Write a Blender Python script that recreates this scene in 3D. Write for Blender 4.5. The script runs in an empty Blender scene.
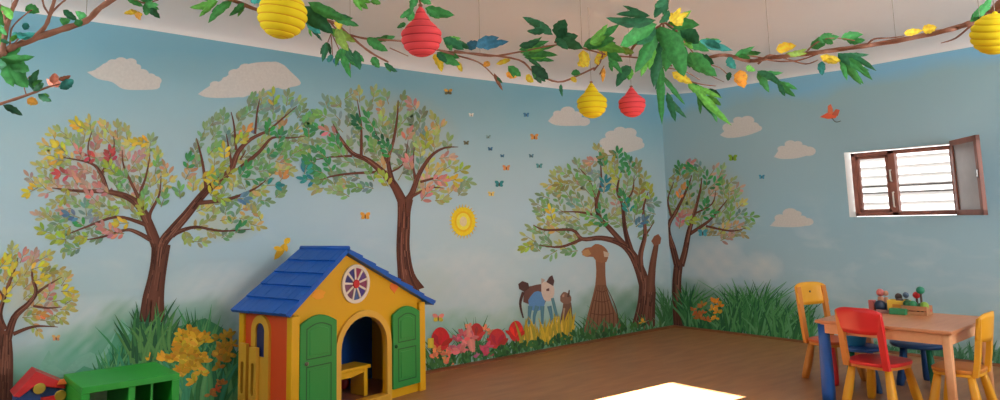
import bpy, bmesh, math, random
from mathutils import Vector, Matrix
random.seed(7)
S = bpy.context.scene
COL = bpy.data.collections.new('classroom'); S.collection.children.link(COL)

# ------------------------------------------------------------------ camera model
FL, CY = 710.3, 129.46
YAW, PIT, ROL = math.radians(50.415), math.radians(7.192), math.radians(-1.477)
CAM = Vector((0, 0, 1.25))
FW = Vector((math.cos(YAW)*math.cos(PIT), math.sin(YAW)*math.cos(PIT), math.sin(PIT)))
RT = Vector((math.sin(YAW), -math.cos(YAW), 0)); UP = RT.cross(FW)
RT = (RT*math.cos(ROL) + UP*math.sin(ROL)).normalized(); UP = RT.cross(FW).normalized()
cam = bpy.data.cameras.new('camera'); co = bpy.data.objects.new('camera', cam); COL.objects.link(co)
cam.sensor_width = 36; cam.lens = FL/1000*36; cam.shift_y = (CY-200)/1000.0
cam.clip_start = .02
m = Matrix((RT, UP, -FW)).transposed().to_4x4(); m.translation = CAM; co.matrix_world = m
S.camera = co

def on(px, py, n, p):                      # where the line of sight through a photo pixel meets a real plane of the room
    d = FW + RT*((px-500)/FL) + UP*((CY-py)/FL)
    n = Vector(n)
    return CAM + d*((Vector(p)-CAM).dot(n)/d.dot(n))
DX, DY, HC = 6.768, 5.18, 2.70
def to_px(P):
    v = Vector(P)-CAM; d = v.dot(FW)
    return (500+FL*v.dot(RT)/d, CY-FL*v.dot(UP)/d) if d > .05 else (-9999, 9999)
XB, YB = -1.5, -1.9

# ------------------------------------------------------------------ materials
K = 1.75
def lin(c):
    c /= 255.0
    return c/12.92 if c <= .04045 else ((c+.055)/1.055)**2.4
def C(r, g, b, k=1.0): return (min(lin(r)*k, .95), min(lin(g)*k, .95), min(lin(b)*k, .95), 1)
def mat(name, col, rough=.5, noise=.08, scale=8, spec=.5, bump=0, metal=0, trans=0, emit=None):
    m = bpy.data.materials.new(name); m.use_nodes = True
    nt = m.node_tree; b = nt.nodes['Principled BSDF']
    if name.startswith(('plastic_', 'chair_', 'trim_yellow', 'seat_orange', 'table_')): col = tuple(v*.84 for v in col[:3])+(1,)
    b.inputs['Roughness'].default_value = rough
    b.inputs['Specular IOR Level'].default_value = spec
    b.inputs['Metallic'].default_value = metal
    if trans: b.inputs['Transmission Weight'].default_value = trans
    n = nt.nodes.new('ShaderNodeTexNoise'); n.inputs['Scale'].default_value = scale; n.inputs['Detail'].default_value = 4
    tc = nt.nodes.new('ShaderNodeTexCoord'); nt.links.new(tc.outputs['Object'], n.inputs['Vector'])
    mr = nt.nodes.new('ShaderNodeMapRange'); mr.inputs['To Min'].default_value = 1-noise; mr.inputs['To Max'].default_value = 1+noise
    nt.links.new(n.outputs['Fac'], mr.inputs['Value'])
    mx = nt.nodes.new('ShaderNodeMix'); mx.data_type = 'RGBA'; mx.blend_type = 'MULTIPLY'; mx.inputs['Factor'].default_value = 1
    mx.inputs['A'].default_value = col
    nt.links.new(mr.outputs['Result'], mx.inputs['B']); nt.links.new(mx.outputs['Result'], b.inputs['Base Color'])
    if bump:
        bp = nt.nodes.new('ShaderNodeBump'); bp.inputs['Strength'].default_value = bump; bp.inputs['Distance'].default_value = .01
        nt.links.new(n.outputs['Fac'], bp.inputs['Height']); nt.links.new(bp.outputs['Normal'], b.inputs['Normal'])
    return m
def grain(m, col, col2, stretch=(1, 12, 12), scale=3):
    nt = m.node_tree; n = [x for x in nt.nodes if x.type == 'TEX_NOISE'][0]
    mp = nt.nodes.new('ShaderNodeMapping'); mp.inputs['Scale'].default_value = stretch
    tc = [x for x in nt.nodes if x.type == 'TEX_COORD'][0]
    nt.links.new(tc.outputs['Object'], mp.inputs['Vector']); nt.links.new(mp.outputs['Vector'], n.inputs['Vector'])
    n.inputs['Scale'].default_value = scale
    mx = nt.nodes.new('ShaderNodeMix'); mx.data_type = 'RGBA'
    mx.inputs['A'].default_value = col; mx.inputs['B'].default_value = col2
    nt.links.new(n.outputs['Fac'], mx.inputs['Factor'])
    nt.links.new(mx.outputs['Result'], nt.nodes['Principled BSDF'].inputs['Base Color'])
    return m
def paint_mat(name, alpha=False, rough=.85, lo=.955, hi=1.05, sc=60):
    m = bpy.data.materials.new(name); m.use_nodes = True
    nt = m.node_tree; b = nt.nodes['Principled BSDF']; b.inputs['Roughness'].default_value = rough
    b.inputs['Specular IOR Level'].default_value = .25
    a = nt.nodes.new('ShaderNodeVertexColor'); a.layer_name = 'Col'
    n = nt.nodes.new('ShaderNodeTexNoise'); n.inputs['Scale'].default_value = sc; n.inputs['Detail'].default_value = 5
    tc = nt.nodes.new('ShaderNodeTexCoord'); nt.links.new(tc.outputs['Object'], n.inputs['Vector'])
    mr = nt.nodes.new('ShaderNodeMapRange'); mr.inputs['From Min'].default_value = .3; mr.inputs['From Max'].default_value = .7; mr.inputs['To Min'].default_value = lo; mr.inputs['To Max'].default_value = hi
    nt.links.new(n.outputs['Fac'], mr.inputs['Value'])
    mx = nt.nodes.new('ShaderNodeMix'); mx.data_type = 'RGBA'; mx.blend_type = 'MULTIPLY'; mx.inputs['Factor'].default_value = 1
    nt.links.new(a.outputs['Color'], mx.inputs['A']); nt.links.new(mr.outputs['Result'], mx.inputs['B'])
    nt.links.new(mx.outputs['Result'], b.inputs['Base Color'])
    if alpha: nt.links.new(a.outputs['Alpha'], b.inputs['Alpha'])
    return m
PAINT = paint_mat('mural_paint'); WASH = paint_mat('mural_wash', True); LEAFM = paint_mat('leaf_fabric', rough=.6, lo=.76, hi=1.28, sc=45)

# ------------------------------------------------------------------ object helpers
def tag(o, label=None, cat=None, group=None, kind=None):
    if label: o['label'] = label
    if cat: o['category'] = cat
    if group: o['group'] = group
    if kind: o['kind'] = kind
    return o
def empty(name, loc=(0, 0, 0), rz=0, label=None, cat=None, group=None, kind=None):
    o = bpy.data.objects.new(name, None); o.empty_display_size = .1; COL.objects.link(o)
    o.location = loc; o.rotation_euler = (0, 0, rz); return tag(o, label, cat, group, kind)
class MB:
    def __init__(s): s.v = []; s.f = []; s.mi = []; s.c = []; s.sm = []
    def add(s, vs, fs, mi=0, cols=None, smooth=False):
        k = len(s.v); s.v += [tuple(p) for p in vs]
        for f in fs: s.f.append(tuple(i+k for i in f)); s.mi.append(mi); s.sm.append(smooth)
        s.c += cols if cols else [(1, 1, 1, 1)]*len(vs)
    def bm(s, b, mi=0, smooth=False):
        b.verts.index_update()
        s.add([v.co.copy() for v in b.verts], [[v.index for v in f.verts] for f in b.faces], mi, None, smooth); b.free()
    def box(s, lo, hi, bev=.004, mi=0, mtx=None, seg=2):
        b = bmesh.new(); bmesh.ops.create_cube(b, size=1)
        lo, hi = Vector(lo), Vector(hi); c = (lo+hi)/2; d = hi-lo
        for v in b.verts: v.co = Vector((v.co.x*d.x, v.co.y*d.y, v.co.z*d.z))+c
        if bev: bmesh.ops.bevel(b, geom=b.edges[:], offset=min(bev, min(d)*.45), segments=seg, affect='EDGES', profile=.5)
        if mtx: bmesh.ops.transform(b, matrix=mtx, verts=b.verts)
        s.bm(b, mi)
    def prism(s, pts, h0, h1, axes, org, bev=0, mi=0, smooth=False):
        """pts 2D outline (ccw) in the plane of axes[0], axes[1]; extruded along axes[2] from h0 to h1"""
        a, b_, c = [Vector(x) for x in axes]; org = Vector(org)
        b = bmesh.new()
        f = b.faces.new([b.verts.new(org+a*p[0]+b_*p[1]+c*h0) for p in pts])
        r = bmesh.ops.extrude_face_region(b, geom=[f])
        bmesh.ops.translate(b, verts=[g for g in r['geom'] if isinstance(g, bmesh.types.BMVert)], vec=c*(h1-h0))
        bmesh.ops.recalc_face_normals(b, faces=b.faces)
        if bev:
            es = [e for e in b.edges if len(e.link_faces) == 2 and e.calc_face_angle(0) > .6]
            bmesh.ops.bevel(b, geom=es, offset=bev, segments=2, affect='EDGES', profile=.5)
        s.bm(b, mi, smooth)
    def ring(s, outer, inner, h0, h1, axes, org, mi=0):
        a, b_, c = [Vector(x) for x in axes]; org = Vector(org); n = len(outer)
        P = lambda p, h: org+a*p[0]+b_*p[1]+c*h
        vs = [P(p, h0) for p in outer]+[P(p, h0) for p in inner]+[P(p, h1) for p in outer]+[P(p, h1) for p in inner]
        fs = []
        for i in range(n):
            j = (i+1) % n
            fs += [(i, j, n+j, n+i), (2*n+i, 3*n+i, 3*n+j, 2*n+j), (i, 2*n+i, 2*n+j, j), (n+i, n+j, 3*n+j, 3*n+i)]
        s.add(vs, fs, mi)
    def tube(s, pts, rad, n=8, mi=0, cap=True, col=None):
        pts = [Vector(p) for p in pts]
        rad = rad if isinstance(rad, (list, tuple)) else [rad]*len(pts)
        vs = []; fs = []; prev = None
        for i, p in enumerate(pts):
            t = (pts[min(i+1, len(pts)-1)]-pts[max(i-1, 0)]).normalized()
            if prev is None: a = t.orthogonal().normalized()
            else: a = (prev-t*prev.dot(t)).normalized()
            prev = a; b = t.cross(a)
            for k in range(n):
                w = 2*math.pi*k/n; vs.append(p+(a*math.cos(w)+b*math.sin(w))*rad[i])
        for i in range(len(pts)-1):
            for k in range(n): fs.append((i*n+k, i*n+(k+1) % n, (i+1)*n+(k+1) % n, (i+1)*n+k))
        if cap: fs += [tuple(range(n))[::-1], tuple((len(pts)-1)*n+k for k in range(n))]
        s.add(vs, fs, mi, [col]*len(vs) if col else None, True)
    def lathe(s, prof, org, n=32, mi=0, mtx=None, cols=None):
        org = Vector(org); vs = []; fs = []; cl = []
        for (r, z) in prof:
            for k in range(n):
                w = 2*math.pi*k/n; p = Vector((r*math.cos(w), r*math.sin(w), z))
                vs.append(org+(mtx @ p if mtx else p))
        for i in range(len(prof)-1):
            for k in range(n): fs.append((i*n+k, i*n+(k+1) % n, (i+1)*n+(k+1) % n, (i+1)*n+k))
        if prof[0][0] > 1e-4: fs.append(tuple(range(n))[::-1])
        if prof[-1][0] > 1e-4: fs.append(tuple((len(prof)-1)*n+k for k in range(n)))
        s.add(vs, fs, mi, None, True)
    def build(s, name, mats, parent=None, **kw):
        me = bpy.data.meshes.new(name); me.from_pydata([tuple(v) for v in s.v], [], s.f)
        for m_ in (mats if isinstance(mats, (list, tuple)) else [mats]): me.materials.append(m_)
        me.polygons.foreach_set('material_index', s.mi); me.polygons.foreach_set('use_smooth', s.sm)
        a = me.color_attributes.new('Col', 'FLOAT_COLOR', 'POINT')
        a.data.foreach_set('color', [x for c in s.c for x in c])
        me.update()
        o = bpy.data.objects.new(name, me); COL.objects.link(o)
        if parent: o.parent = parent
        return tag(o, **kw)
X_, Y_, Z_ = Vector((1, 0, 0)), Vector((0, 1, 0)), Vector((0, 0, 1))
def copy_tree(o, parent=None):
    c = o.copy(); COL.objects.link(c); c.parent = parent
    for ch in list(o.children): copy_tree(ch, c)
    return c

# ------------------------------------------------------------------ room shell
def wall_material(name, zz):
    m = bpy.data.materials.new(name); m.use_nodes = True; nt = m.node_tree; L = nt.links
    b = nt.nodes['Principled BSDF']; b.inputs['Roughness'].default_value = .8; b.inputs['Specular IOR Level'].default_value = .3
    geo = nt.nodes.new('ShaderNodeNewGeometry'); sep = nt.nodes.new('ShaderNodeSeparateXYZ'); L.new(geo.outputs['Position'], sep.inputs[0])
    n1 = nt.nodes.new('ShaderNodeTexNoise'); n1.inputs['Scale'].default_value = 1.1; n1.inputs['Detail'].default_value = 5; L.new(geo.outputs['Position'], n1.inputs['Vector'])
    ad = nt.nodes.new('ShaderNodeMath'); ad.operation = 'MULTIPLY_ADD'; ad.inputs[1].default_value = .5; L.new(n1.outputs['Fac'], ad.inputs[0])
    s2 = nt.nodes.new('ShaderNodeMath'); s2.operation = 'SUBTRACT'; s2.inputs[1].default_value = .25; L.new(sep.outputs['Z'], s2.inputs[0]); L.new(s2.outputs[0], ad.inputs[2])
    mr = nt.nodes.new('ShaderNodeMapRange'); mr.inputs['From Max'].default_value = 2.5; L.new(ad.outputs[0], mr.inputs['Value'])
    cr = nt.nodes.new('ShaderNodeValToRGB'); L.new(mr.outputs['Result'], cr.inputs['Fac'])
    els = cr.color_ramp.elements; els[0].position = zz[0][0]; els[0].color = zz[0][1]; els[1].position = zz[-1][0]; els[1].color = zz[-1][1]
    for p, c in zz[1:-1]:
        e = els.new(p); e.color = c
    # soft painted clouding
    n2 = nt.nodes.new('ShaderNodeTexNoise'); n2.inputs['Scale'].default_value = 2.2; n2.inputs['Detail'].default_value = 4; n2.inputs['Distortion'].default_value = .4
    mp = nt.nodes.new('ShaderNodeMapping'); mp.inputs['Scale'].default_value = (1, 1, 2.4); L.new(geo.outputs['Position'], mp.inputs[0]); L.new(mp.outputs[0], n2.inputs['Vector'])
    m2 = nt.nodes.new('ShaderNodeMapRange'); m2.inputs['From Min'].default_value = .5; m2.inputs['From Max'].default_value = .72; m2.inputs['To Max'].default_value = .35; L.new(n2.outputs['Fac'], m2.inputs['Value'])
    m3 = nt.nodes.new('ShaderNodeMapRange'); m3.inputs['From Min'].default_value = 1.5; m3.inputs['From Max'].default_value = .8; L.new(sep.outputs['Z'], m3.inputs['Value'])
    mu = nt.nodes.new('ShaderNodeMath'); mu.operation = 'MULTIPLY'; L.new(m2.outputs[0], mu.inputs[0]); L.new(m3.outputs[0], mu.inputs[1])
    mx = nt.nodes.new('ShaderNodeMix'); mx.data_type = 'RGBA'; L.new(mu.outputs[0], mx.inputs['Factor']); L.new(cr.outputs['Color'], mx.inputs['A']); mx.inputs['B'].default_value = C(178, 184, 184, K)
    at = nt.nodes.new('ShaderNodeVertexColor'); at.layer_name = 'Col'      # brushed-on mist, hills and leaf under-painting
    m4 = nt.nodes.new('ShaderNodeMix'); m4.data_type = 'RGBA'; L.new(at.outputs['Alpha'], m4.inputs['Factor']); L.new(mx.outputs['Result'], m4.inputs['A']); L.new(at.outputs['Color'], m4.inputs['B'])
    L.new(m4.outputs['Result'], b.inputs['Base Color'])
    bp = nt.nodes.new('ShaderNodeBump'); bp.inputs['Strength'].default_value = .06; n3 = nt.nodes.new('ShaderNodeTexNoise'); n3.inputs['Scale'].default_value = 90
    L.new(n3.outputs['Fac'], bp.inputs['Height']); L.new(bp.outputs['Normal'], b.inputs['Normal'])
    return m
WL_M = wall_material('wall_paint_left', [(0, C(126, 154, 152, K)), (.28, C(146, 168, 174, K)), (.52, C(144, 168, 178, K)), (.72, C(134, 160, 168, K)), (.92, C(112, 150, 162, K)), (1, C(102, 146, 162, K))])
WR_M = wall_material('wall_paint_right', [(0, C(122, 150, 152, K)), (.25, C(134, 160, 170, K)), (.5, C(126, 156, 168, K)), (.72, C(124, 151, 160, K)), (.94, C(120, 150, 158, K)), (1, C(105, 152, 176, K))])
CEIL_M = mat('ceiling_plaster', C(226, 219, 210, 1.5), .9, .03, 3)
PLAIN_M = mat('plain_wall_paint', C(205, 205, 196, 1.1), .9, .03, 3)

# painted edge between the blue walls and the pale cove, as it runs in the photo
edgeL = [(-60, 0), (45, 15), (150, 30), (250, 46), (350, 62), (450, 76), (560, 89), (620, 93), (661, 95)]
edgeR = [(664, 95), (700, 92), (725, 88), (800, 76), (850, 69), (910, 58), (974, 46.5), (1010, 40)]
EL = [on(a, b, Y_, (0, DY, 0)) for a, b in edgeL]; ER = [on(a, b, X_, (DX, 0, 0)) for a, b in edgeR]
def interp(ps, ax, x):
    ps = sorted(ps, key=lambda p: p[ax])
    if x <= ps[0][ax]: return ps[0].z
    for p, q in zip(ps, ps[1:]):
        if x <= q[ax]: return p.z+(q.z-p.z)*(x-p[ax])/(q[ax]-p[ax])
    return ps[-1].z
zL = lambda x: interp(EL, 0, x); zR = lambda y: interp(ER, 1, y)

YEL0 = C(176, 164, 90, K); HZ = lambda r_, g_, b_: C(r_, g_, b_, K)
WASHL = [(100, 322, 80, 30, HZ(178, 184, 184), .6), (222, 288, 60, 30, HZ(178, 184, 184), .5), (470, 285, 60, 40, HZ(172, 178, 180), .4), (600, 285, 60, 40, HZ(168, 174, 176), .45),
         (40, 378, 54, 36, HZ(92, 142, 120), .95), (62, 352, 26, 22, HZ(120, 160, 148), .7), (88, 358, 44, 40, HZ(88, 144, 118), .95), (122, 345, 34, 50, HZ(70, 130, 98), .95), (170, 345, 60, 44, HZ(66, 116, 86), .85), (212, 350, 34, 60, HZ(70, 118, 88), .8), (196, 312, 30, 16, HZ(112, 150, 134), .6), (14, 392, 34, 30, HZ(70, 116, 90), .7),
         (460, 330, 56, 24, HZ(104, 146, 124), .65), (545, 322, 60, 22, HZ(118, 148, 124), .6), (606, 312, 40, 30, HZ(76, 118, 88), .7), (645, 310, 34, 30, HZ(62, 104, 74), .8), (430, 285, 30, 24, HZ(150, 168, 164), .5),
         (100, 172, 70, 48, HZ(168, 158, 132), .5), (80, 222, 44, 24, HZ(140, 152, 128), .5), (245, 150, 52, 50, HZ(138, 152, 128), .5), (225, 225, 42, 18, HZ(160, 158, 120), .5), (385, 140, 78, 52, HZ(146, 146, 128), .55), (600, 196, 58, 44, HZ(138, 144, 122), .55), (560, 236, 36, 18, HZ(142, 150, 122), .5), (34, 290, 38, 38, HZ(168, 156, 116), .5)]
WASHR = [(712, 262, 36, 26, HZ(178, 178, 178), .55), (762, 268, 24, 18, HZ(180, 180, 178), .5), (690, 305, 30, 30, HZ(62, 104, 72), .8), (742, 308, 70, 24, HZ(68, 112, 76), .8), (790, 318, 44, 24, HZ(70, 112, 78), .7), (930, 354, 60, 16, HZ(84, 122, 104), .7), (860, 346, 50, 14, HZ(96, 132, 114), .55), (708, 200, 44, 40, HZ(138, 140, 120), .5)]
def wash_at(P, lst):
    px, py = to_px(P); c = [0, 0, 0]; al = 0
    for cx, cy, rx, ry, k, s_ in lst:
        q = ((px-cx)/rx)**2+((py-cy)/ry)**2
        if q >= 1: continue
        f = s_*(1-q)**.75*(.85+.3*math.sin(px*.35+cy)*math.sin(py*.31+cx))
        for i in range(3): c[i] = c[i]*(1-f)+k[i]*f
        al = al*(1-f)+f
    return tuple(v/al if al > 1e-4 else .4 for v in c)+(al,)
w = MB(); n = 180                           # wall left, with a painted pale band above the edge line
xs = [XB+(DX-XB)*i/n for i in range(n+1)]
NZ = 60
vs = [(x, DY, zL(x)*j/NZ) for j in range(NZ+1) for x in xs]
w.add(vs, [(j*(n+1)+i, j*(n+1)+i+1, (j+1)*(n+1)+i+1, (j+1)*(n+1)+i) for j in range(NZ) for i in range(n)], 0, [wash_at(p, WASHL) for p in vs])
w.add([(x, DY, zL(x)) for x in xs]+[(x, DY, HC) for x in xs], [(i, i+1, n+2+i, n+1+i) for i in range(n)], 1)
w.add([(XB, DY+.12, 0), (DX+.12, DY+.12, 0), (DX+.12, DY+.12, HC), (XB, DY+.12, HC)], [(0, 1, 2, 3)], 1)
wall_left = w.build('wall_left', [WL_M, CEIL_M], kind='structure', label='long wall with painted trees, animals and sky')
# window opening in the right wall
WY0, WY1, WZ0, WZ1 = 2.17, 3.095, 1.185, 1.79
w = MB()
ys = sorted([YB+(DY-YB)*i/n for i in range(n+1)]+[WY0, WY1])
for i in range(len(ys)-1):
    a, b = ys[i], ys[i+1]; hole = a >= WY0-1e-6 and b <= WY1+1e-6
    segs = [(0, WZ0, 0), (WZ1, None, 0)] if hole else [(0, None, 0)]
    for z0, z1, mi in segs:
        za, zb = (zR(a), zR(b)) if z1 is None else (z1, z1); NJ = 50
        vs = [(DX, yy, z0+(zz-z0)*j/NJ) for j in range(NJ+1) for yy, zz in ((a, za), (b, zb))]
        w.add(vs, [(j*2, j*2+1, j*2+3, j*2+2) for j in range(NJ)], mi, [wash_at(p, WASHR) for p in vs])
    w.add([(DX, a, zR(a)), (DX, b, zR(b)), (DX, b, HC), (DX, a, HC)], [(0, 1, 2, 3)], 1)
T = .16                                     # reveal
w.add([(DX, WY0, WZ0), (DX+T, WY0, WZ0), (DX+T, WY0, WZ1), (DX, WY0, WZ1), (DX, WY1, WZ0), (DX+T, WY1, WZ0), (DX+T, WY1, WZ1), (DX, WY1, WZ1)],
      [(0, 1, 2, 3), (4, 7, 6, 5), (0, 4, 5, 1), (3, 2, 6, 7)], 2)
for (a, b, c, d) in [(YB, WY0, 0, HC), (WY1, DY+.12, 0, HC), (WY0, WY1, 0, WZ0), (WY0, WY1, WZ1, HC)]:
    w.add([(DX+T, a, c), (DX+T, b, c), (DX+T, b, d), (DX+T, a, d)], [(0, 1, 2, 3)], 1)
REV_M = mat('window_reveal_white', C(232, 232, 228, 1), .7, .02)
wall_right = w.build('wall_right', [WR_M, CEIL_M, REV_M], kind='structure', label='wall with the window and a painted tree at the corner')
# cove (curved) and ceiling
cv = MB(); R_ = .34; ns = 8
def cove(pts_fn, N, inward):
    vs = []; fs = []
    for i in range(N+1):
        p, z0 = pts_fn(i/N)
        for k in range(ns+1):
            t = k/ns*math.pi/2
            vs.append(p+inward*(R_*(1-math.cos(t))+.0)+Z_*(z0+(HC-z0)*math.sin(t)))
    for i in range(N):
        for k in range(ns): a = i*(ns+1)+k; fs.append((a, a+1, a+ns+2, a+ns+1))
    cv.add(vs, fs, 0, None, True)
cove(lambda t: (Vector((XB+(DX-XB)*t, DY-.002, 0)), zL(XB+(DX-XB)*t)), 50, -Y_)
cove(lambda t: (Vector((DX-.002, YB+(DY-YB)*t, 0)), zR(YB+(DY-YB)*t)), 50, -X_)
cv.add([(XB, YB, HC), (DX+.1, YB, HC), (DX+.1, DY+.1, HC), (XB, DY+.1, HC)], [(0, 3, 2, 1)])
cv.add([(XB-.1, YB-.1, HC+.1), (DX+.2, YB-.1, HC+.1), (DX+.2, DY+.2, HC+.1), (XB-.1, DY+.2, HC+.1)], [(0, 3, 2, 1)])
cv.build('ceiling', CEIL_M, kind='structure')
# floor: warm brown vinyl
FLM = bpy.data.materials.new('floor_vinyl'); FLM.use_nodes = True; nt = FLM.node_tree; L = nt.links; b = nt.nodes['Principled BSDF']
geo = nt.nodes.new('ShaderNodeNewGeometry'); mp = nt.nodes.new('ShaderNodeMapping'); mp.inputs['Scale'].default_value = (1.2, 5, 1); L.new(geo.outputs['Position'], mp.inputs[0])
n1 = nt.nodes.new('ShaderNodeTexNoise'); n1.inputs['Scale'].default_value = 2.5; n1.inputs['Detail'].default_value = 8; L.new(mp.outputs[0], n1.inputs['Vector'])
cr = nt.nodes.new('ShaderNodeValToRGB'); cr.color_ramp.elements[0].position = .3; cr.color_ramp.elements[1].position = .7
cr.color_ramp.elements[0].color = C(136, 90, 57, 1.42); cr.color_ramp.elements[1].color = C(156, 107, 68, 1.42); L.new(n1.outputs['Fac'], cr.inputs[0]); L.new(cr.outputs[0], b.inputs['Base Color'])
b.inputs['Roughness'].default_value = .42; b.inputs['Specular IOR Level'].default_value = .4
w = MB(); w.box((XB-.1, YB-.1, -.12), (DX+.2, DY+.2, 0), 0); w.build('floor', FLM, kind='structure')
BRD = mat('floor_border', C(150, 86, 54, 1.1), .5, .08, 6)
w = MB(); w.box((XB, DY-.10, 0), (DX, DY-.001, .006), .002); w.box((DX-.10, YB, 0), (DX-.001, DY-.1, .006), .002)
w.build('trim_1', BRD, kind='structure', label='reddish brown strip along the foot of the walls')
# walls behind the viewer with the openings daylight comes through
SY0, SY1, SZ0, SZ1 = 3.24, 3.86, 1.83, 2.2
w = MB()
for (a, b, c, d) in [(YB, SY0, 0, HC), (SY1, DY+.1, 0, HC), (SY0, SY1, 0, SZ0), (SY0, SY1, SZ1, HC)]:
    w.box((XB-.06, a, c), (XB, b, d), 0)
w.build('wall_back', PLAIN_M, kind='structure')
w = MB(); QX0, QX1, QZ0, QZ1 = 2.4, 5.4, .8, 2.25
for (a, b, c, d) in [(XB, QX0, 0, HC), (QX1, DX+.1, 0, HC), (QX0, QX1, 0, QZ0), (QX0, QX1, QZ1, HC)]:
    w.box((a, YB-.12, c), (b, YB, d), 0)
w.build('wall_front', PLAIN_M, kind='structure')

# ------------------------------------------------------------------ window in the right wall
WOOD = mat('window_wood', C(120, 74, 62, 1.5), .45, .15, 5); WOOD = grain(WOOD, C(112, 66, 54, 1.4), C(140, 90, 76, 1.4), (8, 8, 1), 3)
STEEL = mat('steel_grey', C(150, 150, 150, 1), .35, .03, 8, metal=.6)
SLAT = mat('louvre_white', C(240, 240, 238, 1), .6, .02)
GLASS = mat('window_glass', (1, 1, 1, 1), .02, 0, trans=1)
FROST = mat('frosted_pane', C(160, 156, 158, 1), .35, .15, 14, trans=.2)
win = empty('window_1', (DX+.05, WY0, WZ0), kind='structure', label='brown wooden window with its right sash open into the room')
def lb(lo, hi, bev=.004):                   # box given in world coordinates for a child of the window
    q = win.location; return (Vector(lo)-q, Vector(hi)-q, bev)
def ypx(px): return on(px, 180, X_, (DX+.06, 0, 0)).y
ym = ypx(893.5)
fx0, fx1 = DX+.03, DX+.09
w = MB(); g = .035; yl, yr, zb, zt = WY1-.045, WY0-.0, WZ0+.006, WZ1-.012
for lo, hi in [((fx0, yr, zb), (fx1, yl, zb+g)), ((fx0, yr, zt-g), (fx1, yl, zt)), ((fx0, yr, zb), (fx1, yr+.055, zt)), ((fx0, yl-g, zb), (fx1, yl, zt)), ((fx0, ym-.036, zb), (fx1, ym+.024, zt))]:
    w.box(*lb(lo, hi))
w.build('window_frame', WOOD, win)
w = MB(); a, b = ym+.024, yl-g; g2 = .028   # closed left sash
for lo, hi in [((fx0+.012, a, zb+g), (fx1-.01, b, zb+g+g2)), ((fx0+.012, a, zt-g-g2), (fx1-.01, b, zt-g)), ((fx0+.012, a, zb+g), (fx1-.01, a+g2, zt-g)), ((fx0+.012, b-g2, zb+g), (fx1-.01, b, zt-g))]:
    w.box(*lb(lo, hi, .003))
sash = w.build('window_sash', WOOD, win, label='closed left sash')
w = MB(); w.box(*lb((fx0+.03, a+g2, zb+g+g2), (fx0+.034, b-g2, zt-g-g2), 0)); w.build('pane', GLASS, sash)
w = MB()
for z in (1.46, 1.40): w.tube([Vector((fx1+.02, yl, z))-win.location, Vector((fx1+.02, yr, z))-win.location], .0085)
w.build('security_bar', STEEL, win, label='two thin grey rods across the opening')
w = MB()
for k in range(7):
    z = WZ0+.03+k*.082
    mt = Matrix.Translation(Vector((DX+T-.015, 0, z))-Vector((win.location.x, win.location.y, win.location.z))) @ Matrix.Rotation(math.radians(35), 4, 'Y')
    w.box((-.028, WY0-win.location.y*0, -.002), (.028, WY1, .002), 0, mtx=mt)
w.build('louvre_slats', SLAT, win)
w = MB()                                    # handles on the middle post
for z0, z1, yy in [(1.50, 1.60, ym+.004), (1.27, 1.40, ym-.004)]:
    p = Vector((fx0-.02, yy, 0))-win.location
    w.tube([p+Z_*z0+X_*.02, p+Z_*z0, p+Z_*z1, p+Z_*z1+X_*.02], .007)
w.build('window_handle', mat('white_handle', C(240, 238, 230, 1), .3, .02), win, label='pale handles on the middle post')
# open sash: hinged on the right jamb and swung into the room
hx, hy = DX+.0, WY0+.02; ex, ey = 6.40, 1.885
dv = Vector((ex-hx, ey-hy, 0)); ln = dv.length; dv.normalize(); nv = dv.cross(Z_)
org = Vector((hx, hy, 0))-win.location; z0, z1 = WZ0+.0, WZ1+.02; gg = .045
w = MB()
def sb(a0, a1, c0, c1, t0=-.016, t1=.016, mi=0, bev=.003): w.prism([(a0, c0), (a1, c0), (a1, c1), (a0, c1)], t0, t1, (dv, Z_, nv), org, bev, mi)
sb(0, ln, z0, z0+gg); sb(0, ln, z1-gg, z1); sb(0, gg, z0, z1); sb(ln-gg, ln, z0, z1)
so = w.build('window_sash', WOOD, win, label='right sash swung open into the room')
w = MB(); sb(gg, ln-gg, z0+gg, z1-gg, -.004, .004, bev=0); w.build('pane', FROST, so, label='greyish frosted pane')
w = MB(); sb(ln-.03, ln-.016, 1.48, 1.54, .016, .03); w.build('window_handle', STEEL, so)

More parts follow.
